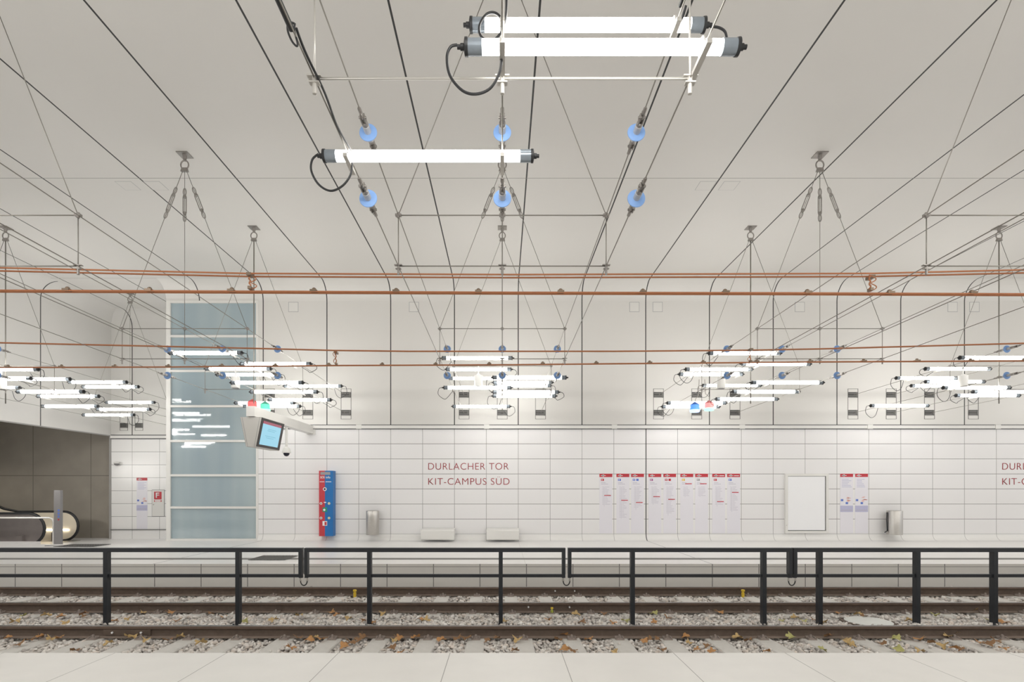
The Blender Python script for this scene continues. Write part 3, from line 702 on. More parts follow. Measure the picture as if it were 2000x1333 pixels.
# pendant loudspeakers
spk = MB().lathe([(0.085, -0.14), (0.1, -0.135), (0.1, 0.135), (0.085, 0.14)], 'z', (0, 0, 0), 24).mesh('body', m_white)
sgr = MB().lathe([(0.08, -0.146), (0.08, -0.14)], 'z', (0, 0, 0), 24).mesh('grille', m_grey)
srd = MB().tube([(0, 0, 0.14), (0, 0, 0.36)], 0.016, 10).lathe([(0.04, 0.14), (0.03, 0.17)], 'z', (0, 0, 0), 14).mesh('stem', m_white)
for k, px, py in ((-2, 3, 750), (-1, 460, 747.5), (0, 934.5, 744.5), (1, 1408.5, 748.5), (2, 1881, 745)):
    t = thing('pendant_loudspeaker', f'white cylindrical pendant loudspeaker among the tubes {CL[k]}', 'loudspeaker', at(px, py, 13.6), 'white loudspeakers hanging in the nets')
    put('body', spk, t); put('grille', sgr, t); put('stem', srd, t)
# coloured pendant signal lamps
def glow(n, c, s): return mat(n, c, .4, 0, 0, 1, 0, c, s)
for px, py, cm, gm, lab in ((1385, 794, glow('glow_red', (.9, .25, .24), .5), glow('glow_mint', (.3, .95, .6), 1.0), 'red pendant signal lamp with mint rim among the tubes above the timetables'),
                            (1357, 797, glow('glow_blue', (.08, .25, .85), .6), glow('glow_violet', (.35, .5, 1), 1.2), 'blue pendant signal lamp beside the red one above the timetables'),
                            (493, 792, glow('glow_crimson', (.9, .1, .1), .5), glow('glow_violet', (.35, .5, 1), 1.2), 'red pendant signal lamp behind the hanging screen bracket'),
                            (518, 796, glow('glow_green', (.1, .6, .4), .4), glow('glow_mint', (.3, .95, .6), 1.0), 'green pendant signal lamp beside the hanging screen bracket')):
    d = 15.2
    t = thing('pendant_signal_lamp', lab, 'signal lamp', at(px, py, d), 'coloured signal lamps in the nets')
    MB().lathe([(0.075, 0.1), (0.125, 0.075), (0.125, -0.04), (0.11, -0.05)], 'z', (0, 0, 0), 20).build('lens', cm, parent=t)
    MB().lathe([(0.02, 0.16), (0.05, 0.14), (0.1, 0.105), (0.126, 0.08)], 'z', (0, 0, 0), 20).build('cap', mat('cap_' + cm.name, [c * .35 for c in cm.diffuse_color[:3]] if False else tuple(c * 0.45 for c in cm.node_tree.nodes['Principled BSDF'].inputs['Base Color'].default_value[:3]), .4, 0, .05, 10), parent=t)
    MB().lathe([(0.11, -0.05), (0.14, -0.07), (0.12, -0.12), (0.04, -0.13)], 'z', (0, 0, 0), 20).build('rim', gm, parent=t)
    MB().tube([(0, 0, 0.14), (0.02, 0, 0.24), (0.1 if px in (493, 1357) else -0.1, 0, 0.34), (0.12 if px in (493, 1357) else -0.12, 0, z_up(d) - at(px, py, d).z)], 0.008, 6).build('stem', m_wire, parent=t)

# ---------------------------------------------------------------- overhead contact lines
def line_pts(pix, rel, dy=0.0, dz=0.0):
    P = [Vector(((x - CX) * (rel * F / (CY - y)) / F, rel * F / (CY - y) + dy, EYE + rel + dz)) for x, y in pix]
    u = (P[0] - P[1]).normalized(); v = (P[-1] - P[-2]).normalized()
    return [P[0] + u * 4] + P + [P[-1] + v * 6]
LN = {'nm': [(0, 526.5), (487, 537.5), (1000, 539.8), (1700, 537.5), (2000, 530.5)], 'nc': [(0, 569), (500, 571), (1000, 573), (1500, 574), (2000, 576)],
      'fm': [(0, 670), (340, 677.5), (500, 681), (655, 685), (800, 686.7), (1200, 686.7), (1465, 684.5), (1600, 682), (2000, 671)],
      'fc': [(0, 718.5), (340, 717.3), (655, 714.5), (1000, 713), (1200, 711), (1600, 707.5), (2000, 705.5)]}
for nm, rel, sep, r, lab in (('nm', 2.65, .05, .0105, 'twin copper carrier wire of the near track, upper orange pair'), ('nc', 2.44, .028, .0105, 'twin copper contact wire of the near track with clamps'),
                             ('fm', 2.66, .014, .0115, 'copper carrier wire of the far track across the panelled wall'), ('fc', 2.42, .016, .0115, 'copper contact wire of the far track with clamps, lowest line')):
    t = thing('hanging_overhead_wire', lab, 'overhead wire', (0, 0, EYE + rel), 'copper overhead wires')
    for s in (-1, 1):
        MB().tube([p - Vector((0, 0, EYE + rel)) for p in line_pts(LN[nm], rel, sep * s)], r, 8).build('strand', m_copper, parent=t)
    if nm in ('nc', 'fc'):
        cl = MB(); cl.lathe([(0.016, 0.0), (0.025, 0.01), (0.025, 0.034), (0.013, 0.044)], 'z', (0, 0, 0), 12); cl.box(-0.04, 0.04, -0.045, 0.045, -0.012, 0.014)
        cm = cl.mesh('clamp', m_bronze)
        xs = [132 + 160.5 * i for i in range(12)] if nm == 'nc' else [16 + 104.4 * i for i in range(20)]
        L_ = LN[nm]
        for x in xs:
            for (xa, ya), (xb, yb) in zip(L_, L_[1:]):
                if xa <= x < xb:
                    y = ya + (yb - ya) * (x - xa) / (xb - xa); d = rel * F / (CY - y)
                    put('clamp', cm, t, (wx(x, d), d, 0.012))
for px, y0, y1, d0, d1_, lab in ((487, 538, 566, 6.87, 6.86, 'copper dropper with cable curl joining the near wires at the left'), (1698, 537.5, 569, 6.87, 6.95, 'copper dropper with cable curl joining the near wires at the right'),
                            (655, 685, 713, 10.62, 10.8, 'copper dropper joining the far wires near the red and blue column'), (1464, 685, 708, 10.62, 10.55, 'copper dropper joining the far wires above the timetables')):
    a, c = at(px, y0, d0), at(px + 2, y1, d1_)
    t = thing('hanging_dropper', lab, 'dropper', c, 'copper droppers between overhead wires')
    r_ = a - c
    MB().box(-0.028, 0.028, -0.055, 0.055, r_.z - 0.02, r_.z + 0.015).build('upper_clamp', m_bronze, parent=t)
    MB().box(-0.02, 0.02, -0.035, 0.035, 0.0, 0.035).build('lower_clamp', m_bronze, parent=t)
    MB().tube([r_ * (1 - u) + Vector((0.01 * math.sin(20 * u), 0, 0)) for u in [i / 12 for i in range(13)]], 0.01, 6).build('link', m_copper, parent=t)
    MB().tube([r_ * (1 - u) + Vector((-0.05 * abs(math.sin(2 * PI * u)) * (1 if px in (655, 1464) else -1.6), 0, 0)) for u in [i / 20 for i in range(21)]], 0.006, 6).build('curl', m_copper, parent=t)

# ---------------------------------------------------------------- hanging departure screen
BX = -6.02
beam = thing('display_bracket_beam', 'long white bracket beam reaching out from the wall above the screen', 'bracket', (BX, 13.3, 3.45))
bz0, bz1 = wz(814, 13.33) - 3.45, wz(794, 13.33) - 3.45
MB().box(-0.1, 0.1, 0.0, WALL - 13.3 - 0.03, bz0 + 0.0, bz1).build('beam', m_white, parent=beam)
MB().box(-0.16, 0.16, WALL - 13.3 - 0.03, WALL - 13.3, bz0 - 0.02, bz1 + 0.02).build('wall_plate', m_white, parent=beam)
MB().box(-0.07, 0.07, 0.25, 0.9, bz0 - 0.03, bz0).build('hanger_plate', m_white, parent=beam)
scr = thing('departure_screen', 'two-sided hanging departure screen with light blue display under the white bracket', 'screen', (BX, 13.33, 0))
zt, zb = wz(815, 13.33), wz(873, 13.33); ht, hb = 0.255, 0.115; LY = 1.4
MB().prism([(-ht, zt), (-hb, zb), (hb, zb), (ht, zt)], 'y', 0.0, LY).build('housing', m_house, parent=scr)
for s in (-1, 1):
    MB().prism([(s * (ht - 0.045), zt), (s * (hb - 0.04), zb), (s * (hb - 0.034), zb), (s * (ht - 0.039), zt)], 'y', -0.004, 0.0).build('seam', m_grey, parent=scr)
H = math.hypot(zt - zb, ht - hb)
def face(name, u0, u1, v0, v1, lift, m, parent=scr, sgn=1):
    """rectangle on the sloping screen face; u along depth 0..1, v from top 0..1"""
    def P(u, v, l):
        n = Vector((zt - zb, 0, -(ht - hb))).normalized()
        q = Vector((ht + (hb - ht) * v, u * LY, zt + (zb - zt) * v)) + n * l
        return (q.x * sgn, q.y, q.z)
    b = MB(); vs = [P(u0, v0, 0.0005), P(u1, v0, 0.0005), P(u1, v1, 0.0005), P(u0, v1, 0.0005), P(u0, v0, lift), P(u1, v0, lift), P(u1, v1, lift), P(u0, v1, lift)]
    b._add(vs, [(0, 1, 2, 3), (4, 5, 6, 7), (0, 1, 5, 4), (1, 2, 6, 5), (2, 3, 7, 6), (3, 0, 4, 7)])
    return b.build(name, m, parent=parent)
for sg in (1, -1):
    bz = face('bezel', 0.015, 0.985, 0.015, 0.985, 0.012, m_bezel, scr, sg)
    ds_ = face('display', 0.09, 0.87, 0.19, 0.9, 0.015, m_screen, scr, sg)
    face('header_band', 0.09, 0.87, 0.1, 0.189, 0.015, m_screenred, ds_, sg)
    for v, ua, ub in ((0.33, .33, .68), (0.385, .3, .62), (0.57, .25, .7), (0.63, .3, .62)):
        face('message_line', ua, ub, v, v + 0.018, 0.0165, m_screentxt, ds_, sg)
dc = thing('dome_camera', 'white dome camera with dark dome hanging from the bracket right of the screen', 'camera', at(559.5, 885, 15.4))
MB().lathe([(0.03, 0.17), (0.05, 0.165), (0.09, 0.12), (0.11, 0.04), (0.12, 0.01), (0.12, -0.005)], 'z', (0, 0, 0), 22).build('housing', m_white, parent=dc)
MB().lathe([(0.082, -0.005), (0.08, -0.04), (0.055, -0.08), (0.02, -0.098)], 'z', (0, 0, 0), 22).build('dome', mat('dome_glass', (.015, .015, .03), .12, 0, .02, 5), parent=dc)
MB().tube([(0, 0, 0.16), (0, 0, 3.2 + bz0 - 0.02 + 0.25 - at(559.5, 885, 15.4).z)], 0.035, 12).build('stem', m_white, parent=dc)

# ---------------------------------------------------------------- station name lettering
for x0p, lab, cut in ((836.5, 'red station name lettering on the white tiles above the benches', 0), (1957.5, 'red station name lettering cut off by the right picture edge', 1)):
    x0 = wx(x0p); t = thing('station_name_sign', lab, 'sign', (0, WALL, 0), 'red station names')
    dx = wx(836.5)
    text_mesh('DURLACHER TOR', x0, x0 + wx(993.5) - dx, wz(918), wz(905) - wz(918), -0.001, 'lettering', m_letter, t, bold=-0.012)
    text_mesh('KIT-CAMPUS SÜD', x0, x0 + wx(995) - dx, wz(947.5), wz(934.5) - wz(947.5), -0.001, 'lettering', m_letter, t, bold=-0.012)

# ---------------------------------------------------------------- timetables
def pbox(parent, name, x0, x1, z0, z1, m, lift, th=0.0015):
    """flat printed rectangle standing lift proud of the wall, thing-local coordinates"""
    return MB().box(x0, x1, -lift - th, -lift, z0, z1).build(name, m, parent=parent)
def logo(parent, x, z, s=1.0):
    b = MB(); b.lathe([(0.032 * s, 0), (0.032 * s, 0.002)], 'y', (0, -0.0105, 0), 16); b.box(-0.075 * s, 0.075 * s, -0.0105, -0.0085, -0.012 * s, 0.006 * s); b.box(-0.05 * s, -0.03 * s, -0.0105, -0.0085, -0.02 * s, 0.02 * s)
    o = b.build('logo', m_pwhite, parent=parent, loc=(x, 0, z))
TT = [(1170.7, 1195.9, 'red', 1, .386, 0.30, .55), (1203.9, 1229, 'blue', 1, .44, .30, .75), (1232.6, 1257.6, 'blue', 2, .465, .30, .6), (1266.4, 1291.4, 'violet', 1, .4, .3, .52),
      (1295.6, 1320.3, 'red', 2, .43, .3, .7), (1328.7, 1353.7, 'yellow', 1, .255, .3, .39), (1357.7, 1382.8, 'grey', 1, .255, .3, .39), (1391, 1416, 'red', 1, .455, .3, .55), (1420, 1445.2, 'blue', 1, .352, .3, .64)]
OT = ['first', 'second', 'third', 'fourth', 'fifth', 'sixth', 'seventh', 'eighth', 'ninth']
BC = {'red': m_red, 'blue': m_pblue, 'violet': mat('print_violet', (.38, .1, .28), .5, 0, .05, 10), 'yellow': mat('print_yellow', (.75, .5, .03), .5, 0, .05, 10), 'grey': m_grey}
for i, (xa, xb, bc, nb, hb_, rt, rbm) in enumerate(TT):
    x0, x1 = wx(xa), wx(xb); z1, z0 = wz(926), wz(1042.5); w = x1 - x0; h = z1 - z0
    t = thing('timetable_poster', f'tall white timetable with red head, {OT[i]} from the left in the row of nine', 'timetable', (x0, WALL, z0), 'timetables in the row of nine')
    MB().box(0, w, -0.006, -0.0005, 0, h).build('sheet', m_paper, parent=t)
    hd = pbox(t, 'header', 0, w, h - 0.104, h, m_red, 0.006, 0.0025)
    logo(hd, 0.12, h - 0.055)
    if i > 6: pbox(hd, 'header_text', 0.22, 0.37, h - 0.07, h - 0.05, m_pwhite, 0.0085)
    for q in range(nb): pbox(t, 'line_badge', 0.05 + q * 0.11, 0.05 + q * 0.11 + (0.075 if nb > 1 else .09), h - 0.225, h - 0.155, BC[bc], 0.006)
    MB().box(0.075, 0.095, -0.0085, -0.0075, h - 0.215, h - 0.165).build('line_numeral', m_pwhite, parent=t)
    b = MB()
    for q in range(2): b.box(0.05, 0.05 + (0.22 if q else .14), -0.0075, -0.006, h - 0.29 - q * .04, h - 0.277 - q * .04)
    top, bot = h * (1 - .22), h * (1 - rbm)
    b.box(0.145, 0.152, -0.0075, -0.006, bot, top); n = int((top - bot) / 0.045)
    for q in range(n):
        z = top - q * 0.045
        b.box(0.09, 0.135, -0.0075, -0.006, z - 0.009, z); b.box(0.17, 0.17 + random.uniform(.06, .17), -0.0075, -0.006, z - 0.009, z)
    b.build('stop_list', m_print, parent=t)
    hz = h * (1 - hb_ + .04) if False else h - (hb_ - .148) / .667 * h
    pbox(t, 'highlight_bar', 0.15, 0.36, hz - 0.025, hz, m_red, 0.0078)
def info_poster(name, label, x0, x1, z0, z1, y):
    w, h = x1 - x0, z1 - z0
    t = thing(name, label, 'poster', (x0, y, z0), 'information posters with coloured map')
    MB().box(0, w, -0.006, -0.0005, 0, h).build('sheet', m_paper, parent=t)
    hd = pbox(t, 'header', 0, w, h - 0.1, h, m_red, 0.006, 0.0025); logo(hd, 0.12, h - 0.052)
    b = MB()
    for q in range(6): b.box(0.05, 0.05 + random.uniform(.15, .32), -0.0075, -0.006, h - 0.18 - q * .048, h - 0.165 - q * .048)
    b.build('text_block', m_lilac, parent=t)
    for px_, pz_ in ((.02, .54), (.17, .49)): pbox(t, 'map_square', px_, px_ + .075, h * pz_, h * pz_ + .065, m_pblue, 0.006)
    b = MB()
    for q in range(9):
        a = random.uniform(.18, .3); z = h * random.uniform(.53, .62); b.box(a, a + .08, -0.0075, -0.006, z, z + .012)
    b.build('map_route', mat('print_salmon', (.75, .33, .26), .5, 0, .05, 10), parent=t)
    pbox(t, 'map_strip', 0, w, h * .36, h * .465, m_lilac, 0.006)
    pbox(t, 'map_road', .03, w - .02, h * .39, h * .4, m_print, 0.0078)
    pbox(t, 'map_road', .01, w - .04, h * .375, h * .382, m_print, 0.0078)
info_poster('information_poster', 'tall information poster with coloured map, left of the pair beside the poster case', wx(1640.8), wx(1665.8), wz(1042.5), wz(926), WALL)
info_poster('information_poster', 'tall information poster with coloured map, right of the pair near the bin', wx(1670), wx(1695), wz(1042.5), wz(926), WALL)
info_poster('information_poster', 'tall information poster with coloured map on the recess wall left of the lift', wx(267, REC), wx(288, REC), wz(1034, REC), wz(933.8, REC), REC)
# empty poster case
x0, x1, z0, z1 = wx(1532), wx(1616), wz(1042), wz(926)
t = thing('poster_case', 'large white poster case with blank white panel on the tiles', 'poster case', ((x0 + x1) / 2, WALL, z0)); w, h = (x1 - x0) / 2, z1 - z0
b = MB(); f = 0.075
for a in ((-w, -w + f, 0, h), (w - f, w, 0, h), (-w + f, w - f, 0, f), (-w + f, w - f, h - f, h)): b.box(a[0], a[1], -0.07, 0, a[2], a[3])
b.build('frame', m_white, parent=t)
MB().box(-w + f + .012, w - f - .03, -0.052, -0.02, f + .02, h - f - .012).build('panel', mat('case_panel_glow', (.8, .8, .81), .15, 0, .01, 2, 0, (1, 1, 1), .06), parent=t)  # case is unlit; faint glow put into the panel to lift its white
MB().box(-w + f, w - f, -0.02, -0.01, f, h - f).build('back', m_dark, parent=t)
MB().lathe([(0.012, -0.08), (0.012, -0.07)], 'y', (-w + .035, 0, .25), 10).build('lock', m_steel, parent=t)
# help column
t = thing('help_column', 'red and blue emergency and information column hung on the tiles', 'help point', (wx(637, 17.2), WALL, 0))
ox = wx(637, 17.2); xa, xm, xb = wx(623, 17.2) - ox, wx(634.5, 17.2) - ox, wx(650.5, 17.2) - ox; za, zb_ = wz(1048, 17.2), wz(920, 17.2); yf = -0.26
MB().box(xa, xm, yf, 0.0, za, zb_).build('red_half', m_sosred, parent=t)
MB().box(xm, xb, yf, 0.0, za, zb_).build('blue_half', m_sosblue, parent=t)
def onp(name, px0, px1, py0, py1, m, th=0.006):
    return MB().box(wx(px0, 17.2) - ox, wx(px1, 17.2) - ox, yf - th, yf, wz(py1, 17.2), wz(py0, 17.2)).build(name, m, parent=t)
onp('speaker_grille', 626, 645, 922.5, 928, m_grey)
text_mesh('SOS', wx(625.6, 17.2) - ox, wx(634, 17.2) - ox, wz(935, 17.2), 0.068, yf, 'lettering', m_pwhite, t, bold=0.02)
text_mesh('info', wx(636.5, 17.2) - ox, wx(645, 17.2) - ox, wz(935, 17.2), 0.068, yf, 'lettering', m_pwhite, t, bold=0.02)
onp('caption', 624.5, 633.5, 941, 942.2, m_pwhite, .002); onp('caption', 636, 647, 941, 942.2, m_pwhite, .002)
def disc(name, px, py, r, m, th, par=None): return MB().lathe([(r, -th), (r, 0)], 'y', (wx(px, 17.2) - ox, yf, wz(py, 17.2)), 20).build(name, m, parent=par or t)
disc('camera_lens', 634.5, 956, .03, m_bezel, .014, disc('camera_ring', 634.5, 956, .056, m_pwhite, .01))
for px, m in ((627, m_grey), (642.7, m_cream)):
    for py in (984, 1012.5): disc('button', px, py, .024, m, .016, disc('button_ring', px, py, .04, m_pwhite if px < 630 else m_cream, .008))
onp('keyhole_plate', 632.5, 637, 981, 983, m_pwhite, .003)
disc('first_aid_symbol', 633.5, 996.5, .035, m_pwhite, .007, onp('first_aid_sign', 630, 639, 991.5, 1000.5, m_green, .004))
onp('alarm_sign', 630, 639, 1018.5, 1027.5, m_pwhite, .004); onp('alarm_symbol', 634, 638, 1020, 1026.5, m_sosred, .006)
# bins
for px0, px1, lid, lab in ((715, 740, 0, 'brushed steel litter bin on the wall right of the red and blue column'), (1733.5, 1760.5, 1, 'brushed steel litter bin with dark lid arm right of the information posters')):
    d = 17.2; r = (wx(px1, d) - wx(px0, d)) / 2; xc = wx((px0 + px1) / 2, d); z0, z1 = wz(1045, d), wz(998, d)
    t = thing('litter_bin', lab, 'bin', (xc, WALL - r - .05, z0), 'steel litter bins'); h = z1 - z0
    MB().lathe([(r * .96, 0), (r, .01), (r, h - .02), (r * .97, h), (r * .9, h), (r * .9, h - .03)], 'z', (0, 0, 0), 40).build('body', m_steel, parent=t)
    MB().lathe([(r * .9, h - .032), (r * .9, h - .03)], 'z', (0, 0, 0), 40).build('opening', m_dark, parent=t)
    MB().box(-.08, .08, r - .03, r + .05, h * .3, h * .8).build('wall_bracket', m_steel, parent=t)
    if lid:
        MB().tube([(-r - .02, 0, h - .05), (-r - .025, 0, h * .6), (-r - .01, 0, .12), (-r - .09, 0, .07)], .016, 8).build('lid_arm', m_anth, parent=t)
# benches
for i, (pa, pb_) in enumerate(((821.5, 888), (950, 1014))):
    d = 16.93; x0, x1 = wx(pa, d), wx(pb_, d)
    if i == 0: x1 = wx(888, 17.2)
    t = thing('wall_bench', f'white cantilevered wall bench, {"left" if i == 0 else "right"} one of two under the station name', 'bench', ((x0 + x1) / 2, WALL, 0), 'white benches on the tiled wall')
    hw = (x1 - x0) / 2; zt_, zb2 = wz(1035.5, d), wz(1056, d)
    pr = [(-0.02, zt_ + .02), (-.45, zt_), (-.5, zt_ - .012), (-.53, zt_ - .04), (-.53, zb2 + .05), (-.515, zb2 + .015), (-.48, zb2), (-.3, zb2 + .03), (-.12, zb2 + .14), (-.02, zb2 + .2)]
    MB().prism(pr, 'x', -hw, hw).build('seat', m_white, parent=t)
    MB().box(-.5, .5, -.012, 0.0, wz(1034.5) - .0, wz(1033)).build('slot', m_dark, parent=t)
    MB().box(-hw * .6, hw * .6, -.1, 0.0, zb2 + .02, zt_).build('wall_bracket', m_grey, parent=t)
# hatches
for px, py, s, lab in ((573, 600, 0, 'square wall hatch right of the lift, first of the row below the cove'), (808.5, 600, 1, 'square wall hatch below the cove, above the station name'), (1239, 600, 2, 'square wall hatch left of the joint, left of the close pair in the middle'),
                       (1284.5, 600, 3, 'square wall hatch right of the joint, right of the close pair in the middle'), (1562, 600, 4, 'square wall hatch left of the tall right hanger wires'), (1860.5, 600, 5, 'square wall hatch at the far right, left of the joint'), (1903, 600, 6, 'square wall hatch at the far right, right of the joint')):
    t = thing('wall_access_hatch', lab, 'hatch', (wx(px), WALL, wz(py)), 'square access hatches')
    MB().box(-.155, .155, -.001, .01, -.155, .155).build('gap', m_grey, parent=t); MB().box(-.143, .143, -.004, .01, -.143, .143).build('cover', m_upper if False else m_trim, parent=t)
for px, py, lab in ((250, 363, 'faint square ceiling hatch at the left, left one of two'), (305, 363, 'faint square ceiling hatch at the left, right one of two'), (1378, 363, 'faint square ceiling hatch at the right, left one of two'), (1424, 363, 'faint square ceiling hatch at the right, right one of two')):
    d = 6.44 * F / (CY - py); t = thing('ceiling_access_hatch', lab, 'hatch', (wx(px, d), d, CEIL), 'square access hatches')
    MB().box(-.17, .17, -.17, .17, -.001, .01).build('gap', m_grey, parent=t); MB().box(-.162, .162, -.162, .162, -.003, .01).build('cover', m_ceil, parent=t)
# recess wall: fire cabinet and small camera
x0, x1, z0, z1 = wx(297.5, REC), wx(321, REC), wz(1009, REC), wz(958, REC); w, h = (x1 - x0), z1 - z0
t = thing('hydrant_cabinet', 'flush hydrant cabinet door with red F sign between recess poster and lift', 'cabinet', (x0, REC, z0))
MB().box(-.012, w + .012, -.004, .01, -.012, h + .012).build('frame_gap', m_dark, parent=t)
MB().box(0, w, -.012, .01, 0, h).build('door', m_trim, parent=t)
sx0, sx1, sz0, sz1 = wx(301.5, REC) - x0, wx(316, REC) - x0, wz(976, REC) - z0, wz(961, REC) - z0
sg_ = MB().box(sx0, sx1, -.018, -.012, sz0, sz1).build('sign', m_red, parent=t)
text_mesh('F', sx0 + .06, sx0 + .19, sz0 + .06, .18, -.018, 'lettering', m_pwhite, sg_, bold=.02)
pl_ = MB().box(sx0, sx1, -.018, -.012, sz0 - .09, sz0 - .03).build('plate', m_red, parent=t); MB().box(sx0 + .03, sx1 - .03, -.02, -.018, sz0 - .08, sz0 - .04).build('plate_text', m_pwhite, parent=pl_)
MB().lathe([(.02, -.03), (.02, -.012)], 'y', (.05, 0, h * .45), 10).build('handle', m_steel, parent=t)
t = thing('wall_dome_camera', 'small white dome camera on the recess wall beside the escalator opening', 'camera', at(228, 906, REC - .1))
MB().lathe([(.03, .07), (.08, .05), (.1, .0)], 'z', (0, 0, 0), 18).box(-.06, .06, 0, .1, -.02, .06).build('housing', m_white, parent=t)
MB().lathe([(.085, 0), (.07, -.05), (.03, -.075)], 'z', (0, 0, 0), 18).build('dome', m_greyp, parent=t)
# floor grates
def grate(x0, x1, y0, y1, z, rx, lab):
    t = thing('floor_grate', lab, 'grate', ((x0 + x1) / 2, (y0 + y1) / 2, z), 'floor grates', (rx, 0, 0)); w, h = (x1 - x0) / 2, (y1 - y0) / 2
    MB().box(-w, w, -h, h, .001, .004).build('tray', m_dark, parent=t)
    b = MB()
    n = int((x1 - x0) / .07)
    for i in range(n + 1): b.box(-w + i * 2 * w / n - .008, -w + i * 2 * w / n + .008, -h, h, .004, .012)
    n = int((y1 - y0) / .09)
    for i in range(n + 1): b.box(-w, w, -h + i * 2 * h / n - .008, -h + i * 2 * h / n + .008, .004, .012)
    b.build('grating', m_louv, parent=t)
grate(-5.75, -4.92, 12.6, 13.4, .005, 0, 'dark floor grate on the far platform in front of the lift')
grate(-12.5, -11.4, 15.5, 16.2, .003, 0, 'dark floor grate before the recess left of the lift')
pa_, pb2 = Vector((-10.58, 17.42, -.125)), Vector((-12.95, 15.75, .002))
o = MB().tube([pa_, pa_.lerp(pb2, .5) + Vector((0, 0, -.0)), pb2], .018, 6).build('floor_drain', m_dark)
tag(o, 'thin dark drain slit running diagonally across the floor from the lift corner', 'drain')
# escalator
E0 = -15.45
esc = thing('escalator', 'steel escalator with black handrails in the concrete hall at the left', 'escalator', (E0, 18.9, -.2))
def bal(y, name_m, lin):
    b = MB(); top = 1.0
    out = [(0 + .48 * math.sin(a), top - .48 + .48 * math.cos(a)) for a in [PI * i / 12 for i in range(13)]]
    ramp = [(-1.6, top), (-2.1, top + .1), (-2.7, top + .38), (-8, top + 3.4)]
    poly = out + [(-.25, 0.05), (-.3, -.05), (-1.8, -.05), (-2.6, .2), (-8, 3.0)] + ramp[::-1]
    b.prism(poly, 'y', y - .03, y + .03)
    b.build('balustrade', name_m, parent=esc)
    path = [(-8, y, top + 3.4 + .02), (-2.75, y, top + .40), (-2.1, y, top + .115), (-1.6, y, top + .02)] + [(.5 * math.sin(a), y, top - .48 + .5 * math.cos(a)) for a in [PI * i / 14 for i in range(15)]] + [(-.2, y, top - .98)]
    MB().tube(path, .045, 10).build('handrail', m_black, parent=esc)
bal(-.72, m_escd, 0); bal(.72, m_escl, 1)
MB().box(-.35, -.12, -.85, -.6, -.05, .3).build('newel_base', m_escd, parent=esc)
MB().box(-.35, -.12, .6, .85, -.05, .3).build('newel_base', m_escd, parent=esc)
MB().box(-1.6, .6, -.68, .68, -.02, .012).build('landing_plate', m_steel, parent=esc)
for i in range(14): MB().box(-2.0 - .4 * i, -1.6 - .4 * i, -.6, .6, -.05, .03 + max(0, i) * .2).build('step', m_louv, parent=esc)
MB().tube([(-1.4, .67, .38), (.2, .67, .38)], .02, 8).build('light_strip', mat('strip_light', (.9, .85, .75), .4, 0, 0, 1, 0, (1, .9, .72), 6.0), parent=esc)
t = thing('guard_rail', 'bright tubular guard rail in front of the escalator', 'rail', (wx(100, 17.4), 17.4, -.0))
zr = wz(1012, 17.4); xr = wx(104.5, 17.4) - wx(100, 17.4)
MB().tube([(-4.5, 0, zr), (xr - .14, 0, zr)] + [(xr - .14 + .14 * math.sin(a), 0, zr - .14 + .14 * math.cos(a)) for a in [PI / 2 * i / 6 for i in range(1, 7)]] + [(xr, 0, -.2)], .03, 10).build('tube_rail', m_bright, parent=t)
MB().tube([(-2.2, 0, zr), (-2.2, 0, -.0)], .024, 10).build('post', m_bright, parent=t)
px = at(114, 1058, 17.35)
t = thing('notice_post', 'slim grey notice post with blue pictograms beside the escalator', 'post', (px.x, px.y, -.2))
zt_ = wz(958, 17.35) + .2
MB().box(-.1, .1, -.05, .05, 0, zt_).build('post_body', m_greyp, parent=t)
for i, py in enumerate((997.5, 1003.5, 1009.5)):
    MB().box(.018, .078, -.053, -.05, wz(py + 2, 17.35) + .2, wz(py - 2, 17.35) + .2).build('blue_pictogram', m_pblue, parent=t)
MB().box(.025, .065, -.053, -.05, wz(1017, 17.35) + .2, wz(1014, 17.35) + .2).build('red_pictogram', m_red, parent=t)

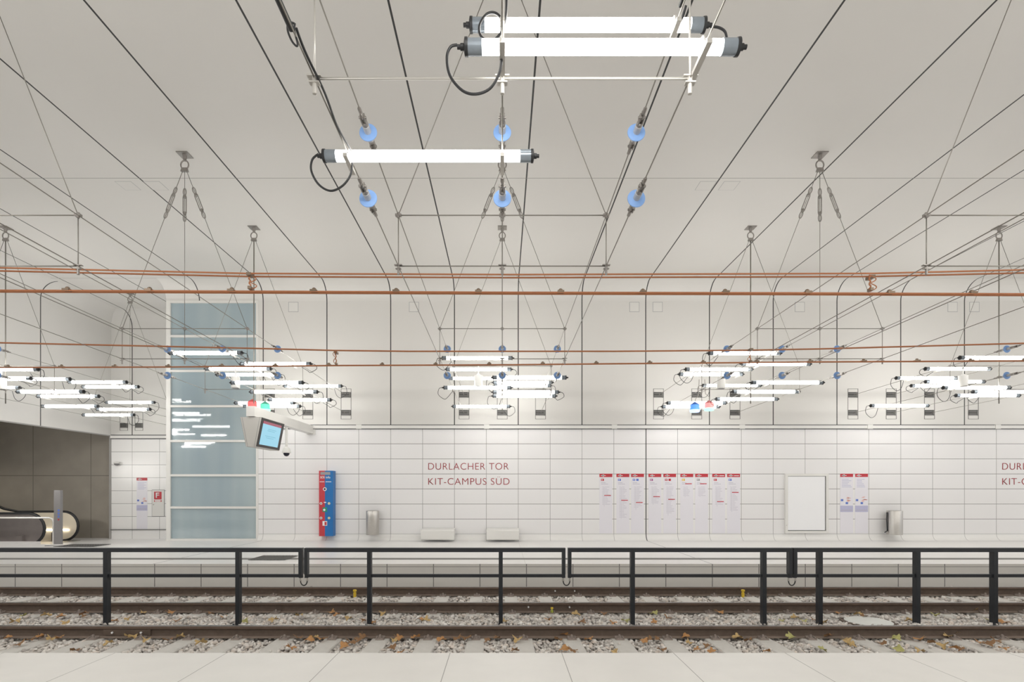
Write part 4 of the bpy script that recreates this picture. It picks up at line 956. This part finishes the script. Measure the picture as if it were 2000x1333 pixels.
# ---------------------------------------------------------------- light from the lamps of the hall that stand outside the photograph
def lamp(x, y, z, e):
    l = bpy.data.lights.new('tube_light', 'POINT'); l.shadow_soft_size = 0.12; l.energy = e; l.color = (1, .985, .95)
    o = bpy.data.objects.new('tube_light', l); C.objects.link(o); o.location = (x, y, z)
def strip(x, y, z, e, L=1.5):
    l = bpy.data.lights.new('tube_light', 'AREA'); l.shape = 'RECTANGLE'; l.size = L; l.size_y = 0.06; l.energy = e; l.color = (1, .985, .95)
    o = bpy.data.objects.new('tube_light', l); C.objects.link(o); o.location = (x, y, z); o.rotation_euler = (PI / 2, 0, 0)
TUBE_W = 13.0
for k in range(-4, 6):
    cx = PITCH * k
    if k == -3:
        for i in range(7): strip(cx + (-.9, .7, .1, -.5, 1.0, -.1, .5)[i], 0.4 + i * .65, (z_up if i % 2 else z_lo)(1) + .05 * (i % 3), TUBE_W)
    if k < -2:
        for y, z in ((3.0, 4.2), (4.3, 4.75), (5.0, 4.2)): lamp(cx + .2, y, z, TUBE_W * 2.5)
    else:
        for y, z in ((0.9, 4.25), (2.0, 4.75)) + (((3.2, 4.2), (4.3, 4.75)) if k else ()): lamp(cx + .2, y, z, TUBE_W * 2.5)
    if k not in (-2, -1, 0, 1, 2) and k > -2:
        for y, z in ((12.8, 4.7), (14, 4.1), (15.2, 4.6)): lamp(cx, y, z, TUBE_W * 2.5)
# unseen fill light added in mid-air to brighten the lobby concrete
l = bpy.data.lights.new('lobby_fill_light', 'AREA'); l.shape = 'RECTANGLE'; l.size = 6; l.size_y = .12; l.energy = 30; l.color = (1, .93, .8)
o = bpy.data.objects.new('lobby_fill_light', l); C.objects.link(o); o.location = (-21, 18.9, 2.6)

l = bpy.data.lights.new('lobby_fill_light', 'AREA'); l.shape = 'RECTANGLE'; l.size = 1.6; l.size_y = .3; l.energy = 48; l.color = (1, .97, .92)  # added out of view to brighten the recess wall, no real lamp
o = bpy.data.objects.new('lobby_fill_light', l); C.objects.link(o); o.location = (-16.6, 15.0, 2.5)
o.rotation_euler = (Vector((-12.3, 20.3, .9)) - o.location).to_track_quat('-Z', 'Y').to_euler()
w = bpy.data.worlds.new('station_air'); bpy.context.scene.world = w; w.use_nodes = True
bg = w.node_tree.nodes['Background']; bg.inputs[0].default_value = (0.97, 0.98, 1.0, 1); bg.inputs[1].default_value = 0.5

cam = bpy.data.cameras.new('camera'); co = bpy.data.objects.new('camera', cam); C.objects.link(co)
co.location = (0, 0, EYE); co.rotation_euler = (PI / 2, 0, 0)
cam.sensor_width = 36; cam.sensor_fit = 'HORIZONTAL'; cam.lens = F / 2000 * 36
cam.shift_x = (1000 - CX) / 2000; cam.shift_y = (CY - 666.5) / 2000
cam.clip_start = 0.05; cam.clip_end = 200
sc = bpy.context.scene; sc.camera = co
sc.view_settings.view_transform = 'Standard'; sc.view_settings.look = 'None'; sc.view_settings.gamma = 1.0; sc.view_settings.use_curve_mapping = False
sc.view_settings.exposure = 0.56
sc.cycles.adaptive_threshold = 0.05
